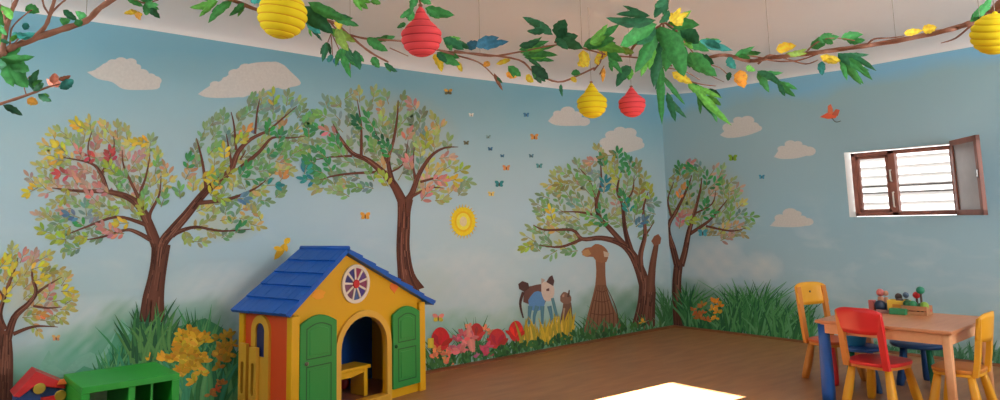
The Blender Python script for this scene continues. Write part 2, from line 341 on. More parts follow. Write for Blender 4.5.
# ------------------------------------------------------------------ mural painting: flat paint on the two walls
NL, PL = Y_, Vector((0, DY, 0)); NR, PR = X_, Vector((DX, 0, 0))
def cornerx(py): return 662.9+(675.5-662.9)*(py-101)/(331-101)
def wp(px, py, off, side=None):
    """paint position on the wall behind photo pixel (px,py), off metres in front of the plaster"""
    if side is None: side = 'L' if px < cornerx(py) else 'R'
    if side == 'L':
        p = on(px, py, NL, PL); p.y = DY-off; p.x = min(p.x, DX-off-.001)
    else:
        p = on(px, py, NR, PR); p.x = DX-off; p.y = min(p.y, DY-off-.001)
    p.z = max(p.z, .007)
    return p
class Paint:
    def __init__(s, base=.0008, step=2.5e-5, span=.0020): s.m = MB(); s.b = base; s.st = step; s.span = span; s.k = 0; s.o = base
    def nxt(s): s.k += 1; s.o = s.b+(s.k*s.st) % s.span
    def poly(s, pts, col, side=None, jit=.08, mi=0):
        s.nxt()
        if side is None:
            cx = sum(p[0] for p in pts)/len(pts); cy = sum(p[1] for p in pts)/len(pts)
            side = 'L' if cx < cornerx(cy) else 'R'
        j = 1+random.uniform(-jit, jit)
        c = (col[0]*j, col[1]*j, col[2]*j, 1)
        s.m.add([wp(x, y, s.o, side) for x, y in pts], [tuple(range(len(pts)))], mi, [c]*len(pts))
    def stroke(s, pts, ws, col, side=None, dark=None, sub=4):
        P = smooth(pts, sub); W = smooth1(ws if isinstance(ws, (list, tuple)) else [ws]*len(pts), sub)
        s.nxt(); n = len(P); Lp = []; Rp = []
        if side is None: side = 'L' if P[n//2][0] < cornerx(P[n//2][1]) else 'R'
        for i in range(n):
            a = P[max(i-1, 0)]; b = P[min(i+1, n-1)]; dx, dy = b[0]-a[0], b[1]-a[1]; l = math.hypot(dx, dy) or 1
            nx, ny = -dy/l*W[i]/2, dx/l*W[i]/2
            Lp.append((P[i][0]+nx, P[i][1]+ny)); Rp.append((P[i][0]-nx, P[i][1]-ny))
        vs = [wp(x, y, s.o, side) for x, y in Lp]+[wp(x, y, s.o, side) for x, y in P]+[wp(x, y, s.o, side) for x, y in Rp]
        d = dark or tuple(c*.8 for c in col[:3])+(1,)
        c3 = [d]*n+[col]*n+[d]*n
        fs = [(i, i+1, n+i+1, n+i) for i in range(n-1)]+[(n+i, n+i+1, 2*n+i+1, 2*n+i) for i in range(n-1)]
        s.m.add(vs, fs, 0, c3)
    def leaf(s, x, y, ang, l, w_, col, side=None):
        c, sn = math.cos(ang), math.sin(ang); pts = []
        for t, k in [(0, 0), (.25, .75), (.55, 1), (.82, .7), (1, 0), (.82, -.7), (.55, -1), (.25, -.75)]:
            u, v = t*l, k*w_/2; pts.append((x+c*u-sn*v, y+sn*u+c*v))
        s.poly(pts, col, side, .16)
    def wash(s, cx, cy, rx, ry, col, a=1, side=None, n=20, rot=0):
        s.nxt()
        if side is None: side = 'L' if cx < cornerx(cy) else 'R'
        vs = [wp(cx, cy, s.o, side)]; cl = [tuple(col[:3])+(a,)]
        for rr, aa in ((.55, .62), (1, 0)):
            for k in range(n):
                t = 2*math.pi*k/n; ex_, ey_ = rx*rr*math.cos(t), ry*rr*math.sin(t)
                vs.append(wp(cx+ex_*math.cos(rot)-ey_*math.sin(rot), cy+ex_*math.sin(rot)+ey_*math.cos(rot), s.o, side)); cl.append(tuple(col[:3])+(a*aa,))
        fs = [(0, 1+k, 1+(k+1) % n) for k in range(n)]+[(1+k, 1+n+k, 1+n+(k+1) % n, 1+(k+1) % n) for k in range(n)]
        s.m.add(vs, fs, 1, cl)
    def blade(s, x, y, dx, dy, w_, col, bend=0, side=None):
        n = 5; P = []; 
        for i in range(n+1):
            t = i/n; P.append((x+dx*t+bend*t*t, y+dy*t))
        s.stroke(P, [w_*.7, w_, w_*.95, w_*.75, w_*.45, .2], col, side, sub=1)
    def build(s, name, parent, **kw): return s.m.build(name, [PAINT, WASH], parent, **kw)
def smooth(pts, sub=4):
    if len(pts) < 3 or sub < 2: return list(pts)
    out = []; P = [pts[0]]+list(pts)+[pts[-1]]
    for i in range(1, len(P)-2):
        for k in range(sub):
            t = k/sub; o = []
            for j in range(len(pts[0])):
                a, b, c, d = P[i-1][j], P[i][j], P[i+1][j], P[i+2][j]
                o.append(.5*(2*b+(c-a)*t+(2*a-5*b+4*c-d)*t*t+(3*b-a-3*c+d)*t**3))
            out.append(tuple(o))
    out.append(tuple(pts[-1])); return out
def smooth1(ws, sub): return [p[0] for p in smooth([(w_,) for w_ in ws], sub)]
def inside(p, poly):
    x, y = p; r = False; n = len(poly); j = n-1
    for i in range(n):
        (xi, yi), (xj, yj) = poly[i], poly[j]
        if (yi > y) != (yj > y) and x < (xj-xi)*(y-yi)/(yj-yi)+xi: r = not r
        j = i
    return r
def M(r, g, b):
    m_ = .3*r+.5*g+.2*b; s_ = 1.04
    return C(m_+(r-m_)*s_, m_+(g-m_)*s_, m_+(b-m_)*s_, K*.92)
YEL, YLG, GRN, LGR, TEA, PNK, BLU, ORG, OLV, DGR, MAG = M(176, 164, 62), M(138, 152, 68), M(62, 122, 78), M(102, 142, 88), M(52, 118, 122), M(168, 118, 112), M(84, 114, 134), M(178, 128, 76), M(128, 122, 74), M(44, 92, 66), M(156, 70, 74)
PALE, BRK, BRD_ = M(140, 144, 122), M(98, 62, 50), M(76, 48, 40)

def tree(name, label, parent, limbs, canopy, pal, step=9.2, ls=8.6, side=None, fork=None, bark=BRK, barkd=BRD_, back=None):
    p = Paint(.0010)
    gx = sum(q[0] for q in canopy)/len(canopy); gy = sum(q[1] for q in canopy)/len(canopy)
    canopy = [(gx+(q[0]-gx)*.95, gy+(q[1]-gy)*.94) for q in canopy]
    xs_ = [q[0] for q in canopy]; ys_ = [q[1] for q in canopy]
    cx, cy = fork
    # pale under-painting
    pts = []; tries = 0
    while tries < 5000:
        tries += 1
        q = (random.uniform(min(xs_), max(xs_)), random.uniform(min(ys_), max(ys_)))
        if not inside(q, canopy): continue
        if all((q[0]-a[0])**2+(q[1]-a[1])**2 > step*step for a in pts): pts.append(q)
    for q in pts:
        pass
    def sprig(q, small=1.0, colr=None):
        base = colr or pal(q, False); d = math.atan2(q[1]-cy, q[0]-cx)+random.gauss(0, .5)
        l = random.uniform(9, 14)*small; sx, sy = q[0]-math.cos(d)*l*.55, q[1]-math.sin(d)*l*.55
        s_ = side
        if s_ is None: s_ = 'L' if q[0] < cornerx(q[1]) else 'R'
        p.stroke([(sx, sy), (q[0]+math.cos(d)*l*.3, q[1]+math.sin(d)*l*.3)], [.9, .5], OLV, s_, sub=1)
        nn = random.choice((2, 3, 3))
        for i in range(nn):
            t = (i+.15)/nn; bx, by = sx+math.cos(d)*l*t, sy+math.sin(d)*l*t
            for sg in (-1, 1):
                if random.random() < .12: continue
                a = d+sg*(random.uniform(.5, 1.0)-.2*t); f = tuple(base[k]*random.uniform(.75, 1.25) for k in range(3))+(1,)
                p.leaf(bx+math.cos(a)*.8, by+math.sin(a)*.8, a, ls*small*random.uniform(.75, 1.15), ls*.43*small, f, s_)
        p.leaf(sx+math.cos(d)*l*.85, sy+math.sin(d)*l*.85, d, ls*small*1.15, ls*.44*small, base, s_)
    random.shuffle(pts); k = int(len(pts)*.72)
    p.span = .0015
    for q in pts[:k]: sprig(q, .95, tuple(.55*a+.45*b for a, b in zip(pal(q, False), PALE)))
    p.b = .0027; p.k = 0; p.span = .0008
    for pl, ws in limbs: p.stroke(pl, ws, bark, side, barkd)
    for pl, ws in limbs:
        if max(ws) < 5: continue
        q_ = smooth(pl, 4); w_ = smooth1(ws, 4)
        for _ in range(int(sum(w_)/6)):
            i0 = random.randrange(0, max(1, len(q_)-5)); o_ = random.uniform(-.38, .38)
            if w_[i0] < 4: continue
            p.stroke([(q_[k][0]+o_*w_[k], q_[k][1]+o_*w_[k]*.3) for k in range(i0, min(len(q_), i0+5))], [.4, 1.1, .4][:3] if False else .9, random.choice([M(128, 88, 72), M(66, 42, 36), M(112, 74, 60)]), side, sub=1)
    p.b = .0037; p.k = 0; p.span = .0025
    for q in pts[k:]: sprig(q)
    return p.build(name, parent, label=label)
def pick(*a):
    r = random.random()*sum(x[1] for x in a)
    for c, w_ in a:
        r -= w_
        if r <= 0: return c
    return a[-1][0]

CL = M(176, 174, 170); CLD = M(150, 156, 156)
for par, lab, pts in [(wall_left, 'painted cloud at the upper left end of the wall', [(87, 72), (95, 70), (102, 65), (110, 61), (120, 59), (132, 60), (139, 66), (145, 74), (156, 79), (160, 84), (157, 89), (140, 90), (123, 89), (112, 82), (98, 79)]),
                      (wall_left, 'largest painted cloud, right of the upper left one', [(198, 94), (208, 87), (222, 80), (232, 72), (245, 65), (262, 62), (280, 63), (291, 72), (301, 83), (292, 87), (276, 88), (258, 93), (240, 97), (218, 98), (205, 97)]),
                      (wall_left, 'small painted cloud behind the small lanterns', [(548, 121), (556, 113), (568, 110), (578, 115), (587, 124), (570, 126), (555, 125)]),
                      (wall_left, 'painted cloud above the third tree', [(597, 152), (604, 144), (610, 134), (620, 129), (631, 131), (640, 141), (644, 147), (630, 152), (612, 155)]),
                      (wall_right, 'painted cloud nearest the corner on the window wall', [(720, 135), (728, 128), (738, 119), (749, 119), (756, 126), (761, 130), (745, 136), (728, 138)]),
                      (wall_right, 'middle painted cloud on the window wall', [(774, 157), (780, 149), (790, 143), (799, 143), (805, 149), (812, 153), (798, 158), (782, 159)]),
                      (wall_right, 'lowest painted cloud on the window wall', [(770, 226), (778, 218), (790, 212), (798, 213), (804, 219), (811, 224), (798, 227), (780, 227)])]:
    p = Paint(.0007); cx = sum(q[0] for q in pts)/len(pts); cy = sum(q[1] for q in pts)/len(pts)
    p.poly(smooth(pts+[pts[0]], 3)[:-1], CL, None, 0)
    for q in pts[1:-2]:
        rr = random.uniform(3.5, 6.5); f = .82
        x0, y0 = cx+(q[0]-cx)*f, cy+(q[1]-cy)*f-(.5 if q[1] < cy else 1.5)
        p.poly([(x0+rr*1.25*math.cos(2*math.pi*k/14), y0+rr*.8*math.sin(2*math.pi*k/14)) for k in range(14)], CL, None, 0)
    p.build('painted_cloud', par, label=lab)

# --- trees
def pal1(q, wash):
    x, y = q
    if wash: return pick((M(176, 168, 120), 1), (M(176, 150, 140), 1), (M(150, 164, 120), .6))
    top = y < 150 or x > 150; low = y > 198; inner = (x-105)**2/45**2+(y-175)**2/30**2 < 1
    if low and x < 100: return pick((GRN, 2), (TEA, 1.3), (LGR, 2), (YLG, 1), (BLU, .5), (PNK, .5)) if y < 225 else pick((YLG, 2), (YEL, 1.2), (GRN, 1))
    if low: return pick((YEL, 2), (YLG, 2), (LGR, 1), (PNK, .6))
    if inner: return pick((PNK, 3), (MAG, 1.1), (GRN, 1), (LGR, 1.3), (BLU, .6), (YLG, 1))
    if x < 60 and y > 160: return pick((YEL, 2), (YLG, 1), (LGR, 1), (PNK, .5))
    return pick((YEL, 5), (ORG, 1), (YLG, 1.6), (LGR, .8), (PNK, .4))
tree('painted_tree', 'large painted tree with yellow and pink leaves, left of the playhouse', wall_left,
     [([(159, 252), (144, 214), (131, 199), (109, 192), (79, 191), (52, 188)], [12, 9, 7, 5, 3, 1]), ([(107, 192), (101, 174), (90, 163), (60, 157)], [5, 4, 2.4, .8]),
      ([(101, 175), (107, 163), (114, 146), (113, 136)], [3, 2.4, 1.4, .6]), ([(90, 163), (88, 146), (92, 131)], [2.2, 1.5, .6]), ([(144, 214), (137, 195), (124, 167), (122, 150)], [5, 3.4, 2, .7]),
      ([(141, 205), (141, 191), (146, 176), (150, 155)], [4, 3, 2, .7]), ([(150, 222), (150, 213), (159, 195), (161, 176)], [4, 3.4, 2, .7]), ([(146, 226), (141, 223), (116, 217), (86, 227), (66, 235)], [4, 4, 2.8, 2, .8]),
      ([(151, 240), (136, 232), (125, 230), (102, 237), (84, 240)], [5, 4, 3, 2, .7]),
      ([(159, 262), (163, 243), (172, 231), (187, 214), (206, 191), (229, 172), (238, 152), (251, 139), (270, 130)], [7, 10, 10, 9, 7.5, 6.5, 5, 3.6, 2.5]), ([(268, 131), (283, 118), (297, 106)], [2.2, 1.6, .6]),
      ([(238, 170), (259, 152), (272, 138), (290, 138), (306, 136)], [4.5, 3.5, 2.4, 1.6, .6]), ([(206, 191), (203, 166), (199, 148), (196, 138)], [3.4, 2.6, 1.8, .6]), ([(232, 168), (229, 150), (226, 134)], [3, 2, .7]), ([(236, 150), (234, 126), (231, 112)], [2.6, 1.8, .7]),
      ([(255, 134), (257, 112), (260, 98)], [2.4, 1.6, .6]), ([(198, 203), (229, 199), (254, 189), (266, 180)], [4.5, 3.2, 1.9, .7]), ([(172, 236), (178, 232), (196, 227), (221, 231), (252, 229)], [5, 4.6, 3, 2, .7]), ([(240, 160), (246, 150)], [2, .8]),
      ([(152, 322), (153, 300), (156, 281), (159, 262), (161, 244)], [26, 22, 18, 17, 19])],
     [(25, 182), (36, 155), (55, 130), (85, 119), (120, 120), (145, 133), (160, 148), (170, 168), (172, 192), (165, 206), (152, 200), (142, 222), (125, 236), (95, 243), (72, 255), (45, 242), (35, 215), (58, 200), (25, 196)],
     pal1, fork=(152, 225), side='L')
tr1 = wall_left.children[-1]
def pal1b(q, wash):
    x, y = q
    if wash: return pick((M(150, 166, 130), 1), (M(172, 166, 130), .8))
    if y > 212: return pick((YEL, 2), (YLG, 2), (GRN, 1.2), (ORG, .4))
    if x < 215 and y > 165: return pick((LGR, 2), (YEL, 1.3), (GRN, 1.4), (ORG, .4))
    return pick((GRN, 4), (LGR, 3), (TEA, 1.3), (YLG, 1.6), (YEL, .8), (ORG, .6), (BLU, .6), (PNK, .4))
tree('painted_leaves', 'green and teal leaves on the right-hand limb', tr1, [],
     [(183, 150), (198, 134), (210, 118), (225, 108), (240, 110), (252, 96), (272, 94), (295, 95), (313, 108), (306, 150), (290, 175), (282, 195), (262, 214), (257, 230), (225, 245), (192, 247), (178, 238), (205, 222), (196, 212), (212, 200), (176, 196), (186, 175)],
     pal1b, fork=(175, 235), side='L')
def pal2(q, wash):
    x, y = q
    if wash: return pick((M(150, 160, 136), 1), (M(166, 150, 138), .8))
    if x > 425: return pick((YLG, 3), (YEL, 1.6), (PNK, 1.6), (LGR, 1), (ORG, .5))
    if x < 345: return pick((GRN, 3), (TEA, 1.3), (LGR, 2), (YLG, 1), (PNK, .4))
    return pick((GRN, 4), (LGR, 3), (TEA, 1.1), (PNK, .8), (YLG, 1.4), (ORG, .4), (DGR, 1.5))
tree('painted_tree', 'painted round-topped tree rising behind the playhouse roof', wall_left,
     [([(403, 203), (391, 181), (369, 161), (352, 153), (339, 136), (333, 124)], [10, 7.5, 5.5, 4, 2.6, .8]), ([(378, 172), (346, 174), (325, 178), (309, 184)], [3, 2.2, 1.4, .5]), ([(352, 156), (331, 157), (310, 161)], [2.6, 1.6, .5]),
      ([(361, 158), (361, 125), (357, 100)], [3.2, 2, .7]), ([(393, 184), (388, 161), (393, 142), (397, 118), (398, 100)], [5.4, 4, 3, 2, .7]), ([(388, 165), (380, 146), (374, 128)], [2.6, 1.8, .7]),
      ([(406, 202), (412, 193), (419, 174), (431, 156), (444, 148), (458, 147)], [8, 6, 4.6, 3.2, 2, .6]), ([(416, 182), (413, 166), (414, 148)], [3, 2, .6]), ([(411, 197), (429, 188), (443, 188)], [3, 2, .6]), ([(420, 182), (438, 178), (461, 180)], [2.6, 1.7, .5]),
      ([(384, 174), (402, 165), (408, 140)], [2, 1.6, .5]),
      ([(411, 292), (406, 275), (403, 250), (403.5, 228), (404, 212), (405, 199)], [28, 17, 13.5, 13, 13, 16])],
     [(298, 178), (300, 150), (305, 118), (320, 100), (350, 90), (385, 88), (415, 98), (440, 118), (456, 140), (458, 160), (472, 175), (470, 192), (445, 203), (430, 204), (414, 186), (392, 178), (352, 198), (330, 195), (308, 197)],
     pal2, fork=(403, 205), side='L')
def pal3(q, wash):
    x, y = q
    if wash: return pick((M(140, 154, 132), 1), (M(156, 150, 134), .8))
    if y > 205 and x < 610: return pick((GRN, 2), (YLG, 2), (YEL, 1.2), (TEA, 1), (LGR, 2))
    return pick((GRN, 3), (LGR, 3), (YLG, 1.6), (TEA, .8), (OLV, 1), (PNK, .6), (YEL, .6), (BLU, .6))
tree('painted_tree', 'painted tree with a low spreading limb over the painted animals', wall_left,
     [([(645, 286), (639, 268), (631, 253), (620, 243), (601, 238), (582, 239), (572, 230), (545, 230), (533, 225)], [12, 10, 8, 6.5, 5, 4, 3, 2, .7]), ([(582, 239), (560, 247), (538, 245)], [3.4, 2.2, .6]),
      ([(625, 246), (610, 229), (600, 218), (596, 204), (601, 183), (600, 158)], [6, 5, 4, 3.2, 2.2, .8]), ([(597, 206), (590, 182), (579, 168)], [2.6, 1.8, .6]), ([(598, 216), (578, 212), (556, 212)], [2.6, 1.7, .5]),
      ([(632, 256), (625, 230), (622, 204), (617, 190), (622, 168)], [7, 4.5, 3, 2.4, .8]), ([(622, 206), (632, 192), (634, 175)], [2.4, 1.6, .6]), ([(644, 284), (640, 258), (645, 234), (643, 210), (648, 192)], [7, 5.4, 4, 2.6, .8]), ([(645, 236), (654, 222)], [2, .6]),
      ([(643, 329), (646, 305), (647, 290), (646, 276)], [24, 18, 17, 14])],
     [(522, 243), (526, 232), (540, 226), (534, 205), (541, 190), (555, 174), (575, 160), (600, 148), (625, 155), (640, 164), (654, 184), (659, 205), (654, 225), (643, 238), (634, 232), (625, 225), (605, 225), (590, 233), (572, 254), (540, 258), (524, 250)],
     pal3, step=8.3, ls=7.6, fork=(640, 262), side='L')
p = Paint(.0040)
p.stroke([(650, 292), (652, 268), (655, 250), (657, 240)], [9, 7, 5.5, 4], M(110, 72, 56), 'L', M(84, 54, 44))
p.poly([(654, 246), (651, 241), (654, 236), (658, 234), (661, 238), (660, 244)], M(120, 78, 60), 'L', 0)
p.build('painted_giraffe', wall_left, label='slender brown painted neck and head beside the corner tree')
def pal4(q, wash):
    if wash: return pick((M(140, 152, 132), 1), (M(158, 146, 132), .8))
    return pick((GRN, 3), (LGR, 3), (YLG, 1.6), (TEA, .8), (OLV, 1.2), (PNK, 1.4), (ORG, .8), (YEL, .6))
t4 = tree('painted_tree', 'slim painted tree standing in the corner, beside the window wall', wall_right,
     [([(678, 268), (673, 248), (669, 235), (669, 224), (677, 210), (688, 187), (692, 175)], [7, 6, 5, 4.4, 3.4, 2, .7]), ([(672, 218), (668, 200), (674, 182)], [2.4, 1.6, .6]),
      ([(681, 266), (685, 252), (689, 232), (694, 215), (700, 192), (702, 178)], [7, 6, 5, 3.6, 2.2, .8]), ([(688, 235), (705, 224), (714, 216), (728, 199)], [4, 3, 2.2, .7]), ([(706, 226), (731, 231), (746, 228)], [2.4, 1.6, .5]), ([(694, 214), (712, 204), (716, 190)], [2, 1.5, .5]),
      ([(678, 327), (677, 300), (677, 280), (679, 262)], [12, 9.5, 9, 9])],
     [(671, 215), (668, 190), (674, 165), (690, 160), (705, 162), (722, 168), (736, 186), (748, 205), (754, 226), (745, 240), (728, 243), (712, 236), (698, 228), (684, 226), (674, 226)],
     pal4, step=7.4, ls=7.0, fork=(682, 260), side='R')
p_l = [(662, 215), (663, 185), (668, 168), (668, 230)]
def pal5(q, wash):
    if wash: return pick((M(176, 166, 120), 1), (M(170, 150, 130), .8))
    return pick((YEL, 5), (ORG, 1.2), (PNK, 1.4), (YLG, 1), (OLV, .8)) if q[0] > 18 else pick((GRN, 1.5), (YEL, 1.5), (YLG, 1))
tree('painted_tree', 'painted tree with yellow leaves at the far left edge', wall_left,
     [([(6, 345), (14, 318), (28, 304), (36, 292), (32, 276), (34, 262)], [9, 7, 5, 4, 2.4, .7]), ([(13, 334), (28, 328), (40, 326), (58, 327)], [4, 3, 2, .6]), ([(33, 306), (48, 308), (62, 307)], [2.6, 1.8, .5]), ([(37, 293), (48, 285), (62, 277)], [2.8, 2, .5]),
      ([(4, 330), (0, 314), (6, 292), (14, 270), (18, 258)], [8, 5, 4, 2.6, .8]), ([(5, 300), (-4, 284)], [2.5, 1]),
      ([(-4, 405), (-2, 380), (0, 352), (3, 330)], [32, 30, 26, 16])],
     [(-5, 262), (3, 252), (20, 248), (40, 252), (58, 262), (70, 283), (72, 305), (64, 320), (52, 333), (26, 331), (28, 312), (18, 292), (-5, 300)],
     pal5, fork=(5, 325), side='L')

# --- animals
p = Paint(.0040)
p.poly(smooth([(595, 256), (604, 258), (605, 268), (606, 285), (612, 305), (618, 318), (620, 333), (586, 334), (585, 325), (590, 305), (595, 285), (596, 270)], 2), M(118, 82, 62), 'L', 0)
p.poly(smooth([(581, 252), (585, 248), (591, 247), (595, 244), (601, 245), (606, 249), (608, 254), (606, 262), (597, 262), (593, 257), (587, 257)], 2), M(128, 88, 64), 'L', 0)
p.poly([(582, 251), (588, 249), (591, 254), (586, 257), (582, 255)], M(150, 116, 80), 'L', 0)
p.poly([(603, 251), (609, 253), (608, 257), (604, 257)], M(170, 150, 132), 'L', 0)
for i in range(8): p.stroke([(597+i*1.2, 285), (591+i*3.6, 310), (588+i*4.2, 331)], [.5, 1, .8], M(90, 60, 46), 'L')
for y, x0, x1 in ((290, 596, 606), (300, 593, 609), (313, 590, 614)): p.stroke([(x0, y), (602, y+2), (x1, y)], [.6, 1, .6], M(92, 60, 46), 'L')
p.build('painted_giraffe', wall_left, label='tall brown long-necked painted animal left of the corner trees')
p = Paint(.0040); DK, BW = M(72, 52, 50), M(82, 120, 160)
p.poly(smooth([(524, 287), (531, 286), (541, 284), (547, 288), (546, 300), (541, 308), (531, 305), (523, 302)], 2), M(92, 66, 60), 'L', 0)
p.poly(smooth([(528, 300), (534, 292), (541, 292), (545, 300), (542, 309), (534, 311), (529, 308)], 2), BW, 'L', 0)
p.poly([(518, 284), (522, 281), (528, 283), (529, 288), (524, 292), (519, 289)], DK, 'L', 0)
p.poly(smooth([(541, 283), (548, 281), (553, 285), (554, 294), (550, 301), (544, 300), (541, 292)], 2), M(176, 160, 148), 'L', 0)
p.poly([(546, 282), (549, 277), (552, 275), (554, 281), (553, 286)], DK, 'L', 0); p.poly([(541, 284), (541, 278), (545, 280)], M(150, 134, 124), 'L', 0)
p.poly([(546, 289), (549, 288), (549, 291), (546, 291)], M(90, 62, 56), 'L', 0)
for x0, x1 in [(530, 529), (537, 534), (542, 542), (549, 551)]: p.stroke([(x0, 306), (x1, 316), (x1, 324)], [4.5, 3, 2.4], M(78, 116, 130), 'L')
p.stroke([(552, 298), (555, 310), (558, 322)], [3, 3, 2], M(84, 122, 130), 'L'); p.stroke([(523, 292), (520, 304), (523, 318)], [3, 2.4, 1.4], DK, 'L')
p.build('painted_goat', wall_left, label='brown, white and blue four-legged painted animal')
p = Paint(.0040)
p.poly(smooth([(563, 303), (567, 299), (571, 303), (572, 314), (573, 322), (569, 330), (562, 330), (560, 320), (562, 310)], 2), M(98, 74, 62), 'L', 0)
p.poly(smooth([(560, 296), (563, 292), (567, 293), (571, 297), (570, 303), (564, 304), (560, 301)], 2), M(112, 86, 74), 'L', 0)
p.stroke([(568, 297), (569, 290)], [2.4, 1], M(84, 64, 56), 'L'); p.stroke([(564, 308), (563, 318)], [2, 1.4], M(150, 128, 110), 'L'); p.poly([(562, 295), (564, 294), (564, 297), (562, 297)], M(150, 120, 104), 'L', 0)
p.build('painted_rabbit', wall_left, label='small brown painted rabbit sitting upright')
# --- sun
p = Paint(.0040); cx, cy = 463, 221.5
for k in range(26):
    a = 2*math.pi*k/26; p.stroke([(cx+10*math.cos(a), cy+12*math.sin(a)), (cx+14.2*math.cos(a+.08), cy+17.5*math.sin(a+.08))], [1.6, .5], M(206, 170, 46), 'L')
p.poly([(cx+12*math.cos(2*math.pi*k/24), cy+14.5*math.sin(2*math.pi*k/24)) for k in range(24)], M(212, 178, 44), 'L', 0)
p.poly([(cx+8.6*math.cos(2*math.pi*k/24), cy+10.4*math.sin(2*math.pi*k/24)) for k in range(24)], M(196, 160, 36), 'L', 0)
p.poly([(cx+7*math.cos(2*math.pi*k/24), cy+8.6*math.sin(2*math.pi*k/24)) for k in range(24)], M(216, 190, 72), 'L', 0)
p.poly([(cx+3.6*math.cos(2*math.pi*k/20), cy+5*math.sin(2*math.pi*k/20)) for k in range(20)], M(190, 178, 140), 'L', 0)
p.build('painted_sun', wall_left, label='yellow painted sun with short rays')
# --- butterflies and drifting leaves
def butterfly(par, x, y, r, c, lab, c2=None, rot=0):
    p = Paint(.0040); s_ = 'L' if par is wall_left else 'R'
    for sg in (-1, 1):
        for a, l in ((-.6, 1), (.55, .8)):
            t = rot+(a if sg > 0 else math.pi-a); p.leaf(x, y, t, r*l, r*.62, c if a < 0 else (c2 or c), s_)
    p.leaf(x, y-r*.3, rot+math.pi/2, r*.8, r*.22, M(70, 60, 50), s_)
    p.build('painted_butterfly', par, label=lab)
for a in [(448, 92, 5, M(176, 142, 70), 'brown and yellow butterfly above the round-topped tree', M(80, 84, 66)), (471, 115, 3, M(190, 190, 180), 'white butterfly, uppermost near the sun'), (466, 143, 3.4, M(90, 90, 70), 'dark little butterfly right of the round-topped tree'),
          (488, 137, 3, M(110, 140, 140), 'grey green butterfly'), (490, 149, 3, M(54, 96, 124), 'small dark blue butterfly'), (526, 115, 3.6, M(66, 112, 144), 'blue butterfly below the vine'), (534, 137, 5, M(184, 130, 76), 'orange butterfly right of the blue one'),
          (502, 156, 2.6, M(56, 96, 120), 'tiny blue butterfly'), (506, 168, 4.6, M(186, 128, 84), 'orange butterfly above the teal one'), (499, 184, 5.4, M(44, 112, 116), 'teal butterfly'), (491, 194, 4, M(188, 168, 100), 'pale yellow butterfly'),
          (531, 156, 3, M(70, 104, 120), 'grey blue butterfly'), (539, 166, 4, M(76, 126, 128), 'green blue butterfly'), (365, 216, 6, M(196, 142, 66), 'orange butterfly below the round-topped tree'), (56, 338, 5, M(190, 150, 90), 'orange butterfly beside the yellow leaved tree', M(176, 130, 100)), (438, 318, 7, M(196, 120, 110), 'pink butterfly above the red flowers', M(176, 160, 60))]:
    butterfly(wall_left, *a)
for a in [(733, 158, 5.4, M(108, 140, 50), 'green butterfly above the corner tree'), (762, 177, 3.6, M(60, 120, 144), 'small blue butterfly on the window wall'), (703, 233, 6, M(70, 140, 156), 'turquoise butterfly in the corner tree')]:
    butterfly(wall_right, *a)
p = Paint(.0040)
p.leaf(287, 242, 2.2, 22, 7, M(204, 158, 52), 'L'); p.leaf(283, 250, 3.4, 10, 5, M(204, 158, 52), 'L'); p.leaf(285, 243, 1.4, 9, 4, M(204, 158, 52), 'L'); p.leaf(290, 238, 2.4, 8, 6, M(204, 158, 52), 'L')
p.build('painted_bird', wall_left, label='yellow painted bird above the playhouse roof')
p = Paint(.0040)
p.poly([(820, 117), (827, 113), (833, 112), (838, 114), (836, 118), (828, 119)], M(204, 92, 64), 'R', 0); p.poly([(828, 114), (828, 106), (831, 104), (833, 109), (833, 114)], M(190, 108, 80), 'R', 0)
p.poly([(832, 115), (836, 109), (840, 110), (838, 116)], M(160, 84, 64), 'R', 0); p.stroke([(832, 118), (836, 122), (841, 121)], [.8, .8, .6], M(70, 60, 54), 'R')
p.build('painted_bird', wall_right, label='red painted bird high on the wall, left of the window')

# --- grasses
p = Paint(.0008)
for pts, c in [([(30, 408), (34, 380), (42, 362), (49, 350), (56, 366), (64, 372), (78, 358), (90, 352), (100, 356), (112, 338), (122, 318), (131, 330), (138, 408)], M(112, 156, 138)),
               ([(26, 408), (34, 386), (46, 372), (56, 378), (70, 376), (84, 366), (96, 370), (108, 352), (116, 332), (126, 338), (140, 320), (150, 330), (160, 408)], M(80, 138, 110)),
               ([(100, 408), (104, 372), (112, 356), (120, 346), (134, 340), (150, 338), (180, 326), (205, 318), (226, 330), (236, 352), (238, 408)], M(58, 114, 80)), ([(20, 408), (30, 390), (44, 380), (58, 386), (74, 390), (86, 376), (100, 380), (112, 408)], M(56, 116, 82))]:
    p.poly(pts, c, 'L', 0)
p.build('painted_hills', wall_left, label='pale green painted hills at the lower left')
GB = [M(62, 126, 84), M(76, 142, 92), M(48, 104, 72), M(96, 152, 100), M(64, 136, 104), M(56, 110, 66), M(84, 140, 88)]
def foot(px, side):                         # photo row of the wall's foot at photo column px
    if side == 'L': return 372-.1818*(px-425)+ (0 if px > 425 else 0)
    return 325.5+.1235*(px-678)
def grass(par, side, x0, x1, top, n_, wd, lab, cols=GB, lean=.35, skirt=0):
    p = Paint(.0012, 1e-5, .006)
    for i in range(n_):
        t = i/n_; x = random.uniform(x0, x1); fy = min(foot(x, side)+1, 410); h = top(x)
        layer = random.random()
        by = fy-(fy-h)*.45*(1-t)*random.random()
        ty = h+(by-h)*random.uniform(0, .55)+t*random.uniform(0, (fy-h)*.45)
        if ty > by-4: ty = by-6
        d = random.gauss(0, lean)*(by-ty)
        p.blade(x, by, d*.4, ty-by, random.uniform(.7, 1.25)*wd, random.choice(cols), d, side)
    p.build('painted_grass', par, kind='stuff', label=lab)
def top1(x): return 352-44*math.exp(-((x-195)/38)**2)-30*math.exp(-((x-140)/22)**2)-6*math.exp(-((x-60)/30)**2)+10*math.sin(x*.21)
grass(wall_left, 'L', 96, 240, top1, 620, 4.8, 'tall painted grass left of the playhouse', lean=.2)
p = Paint(.0075)
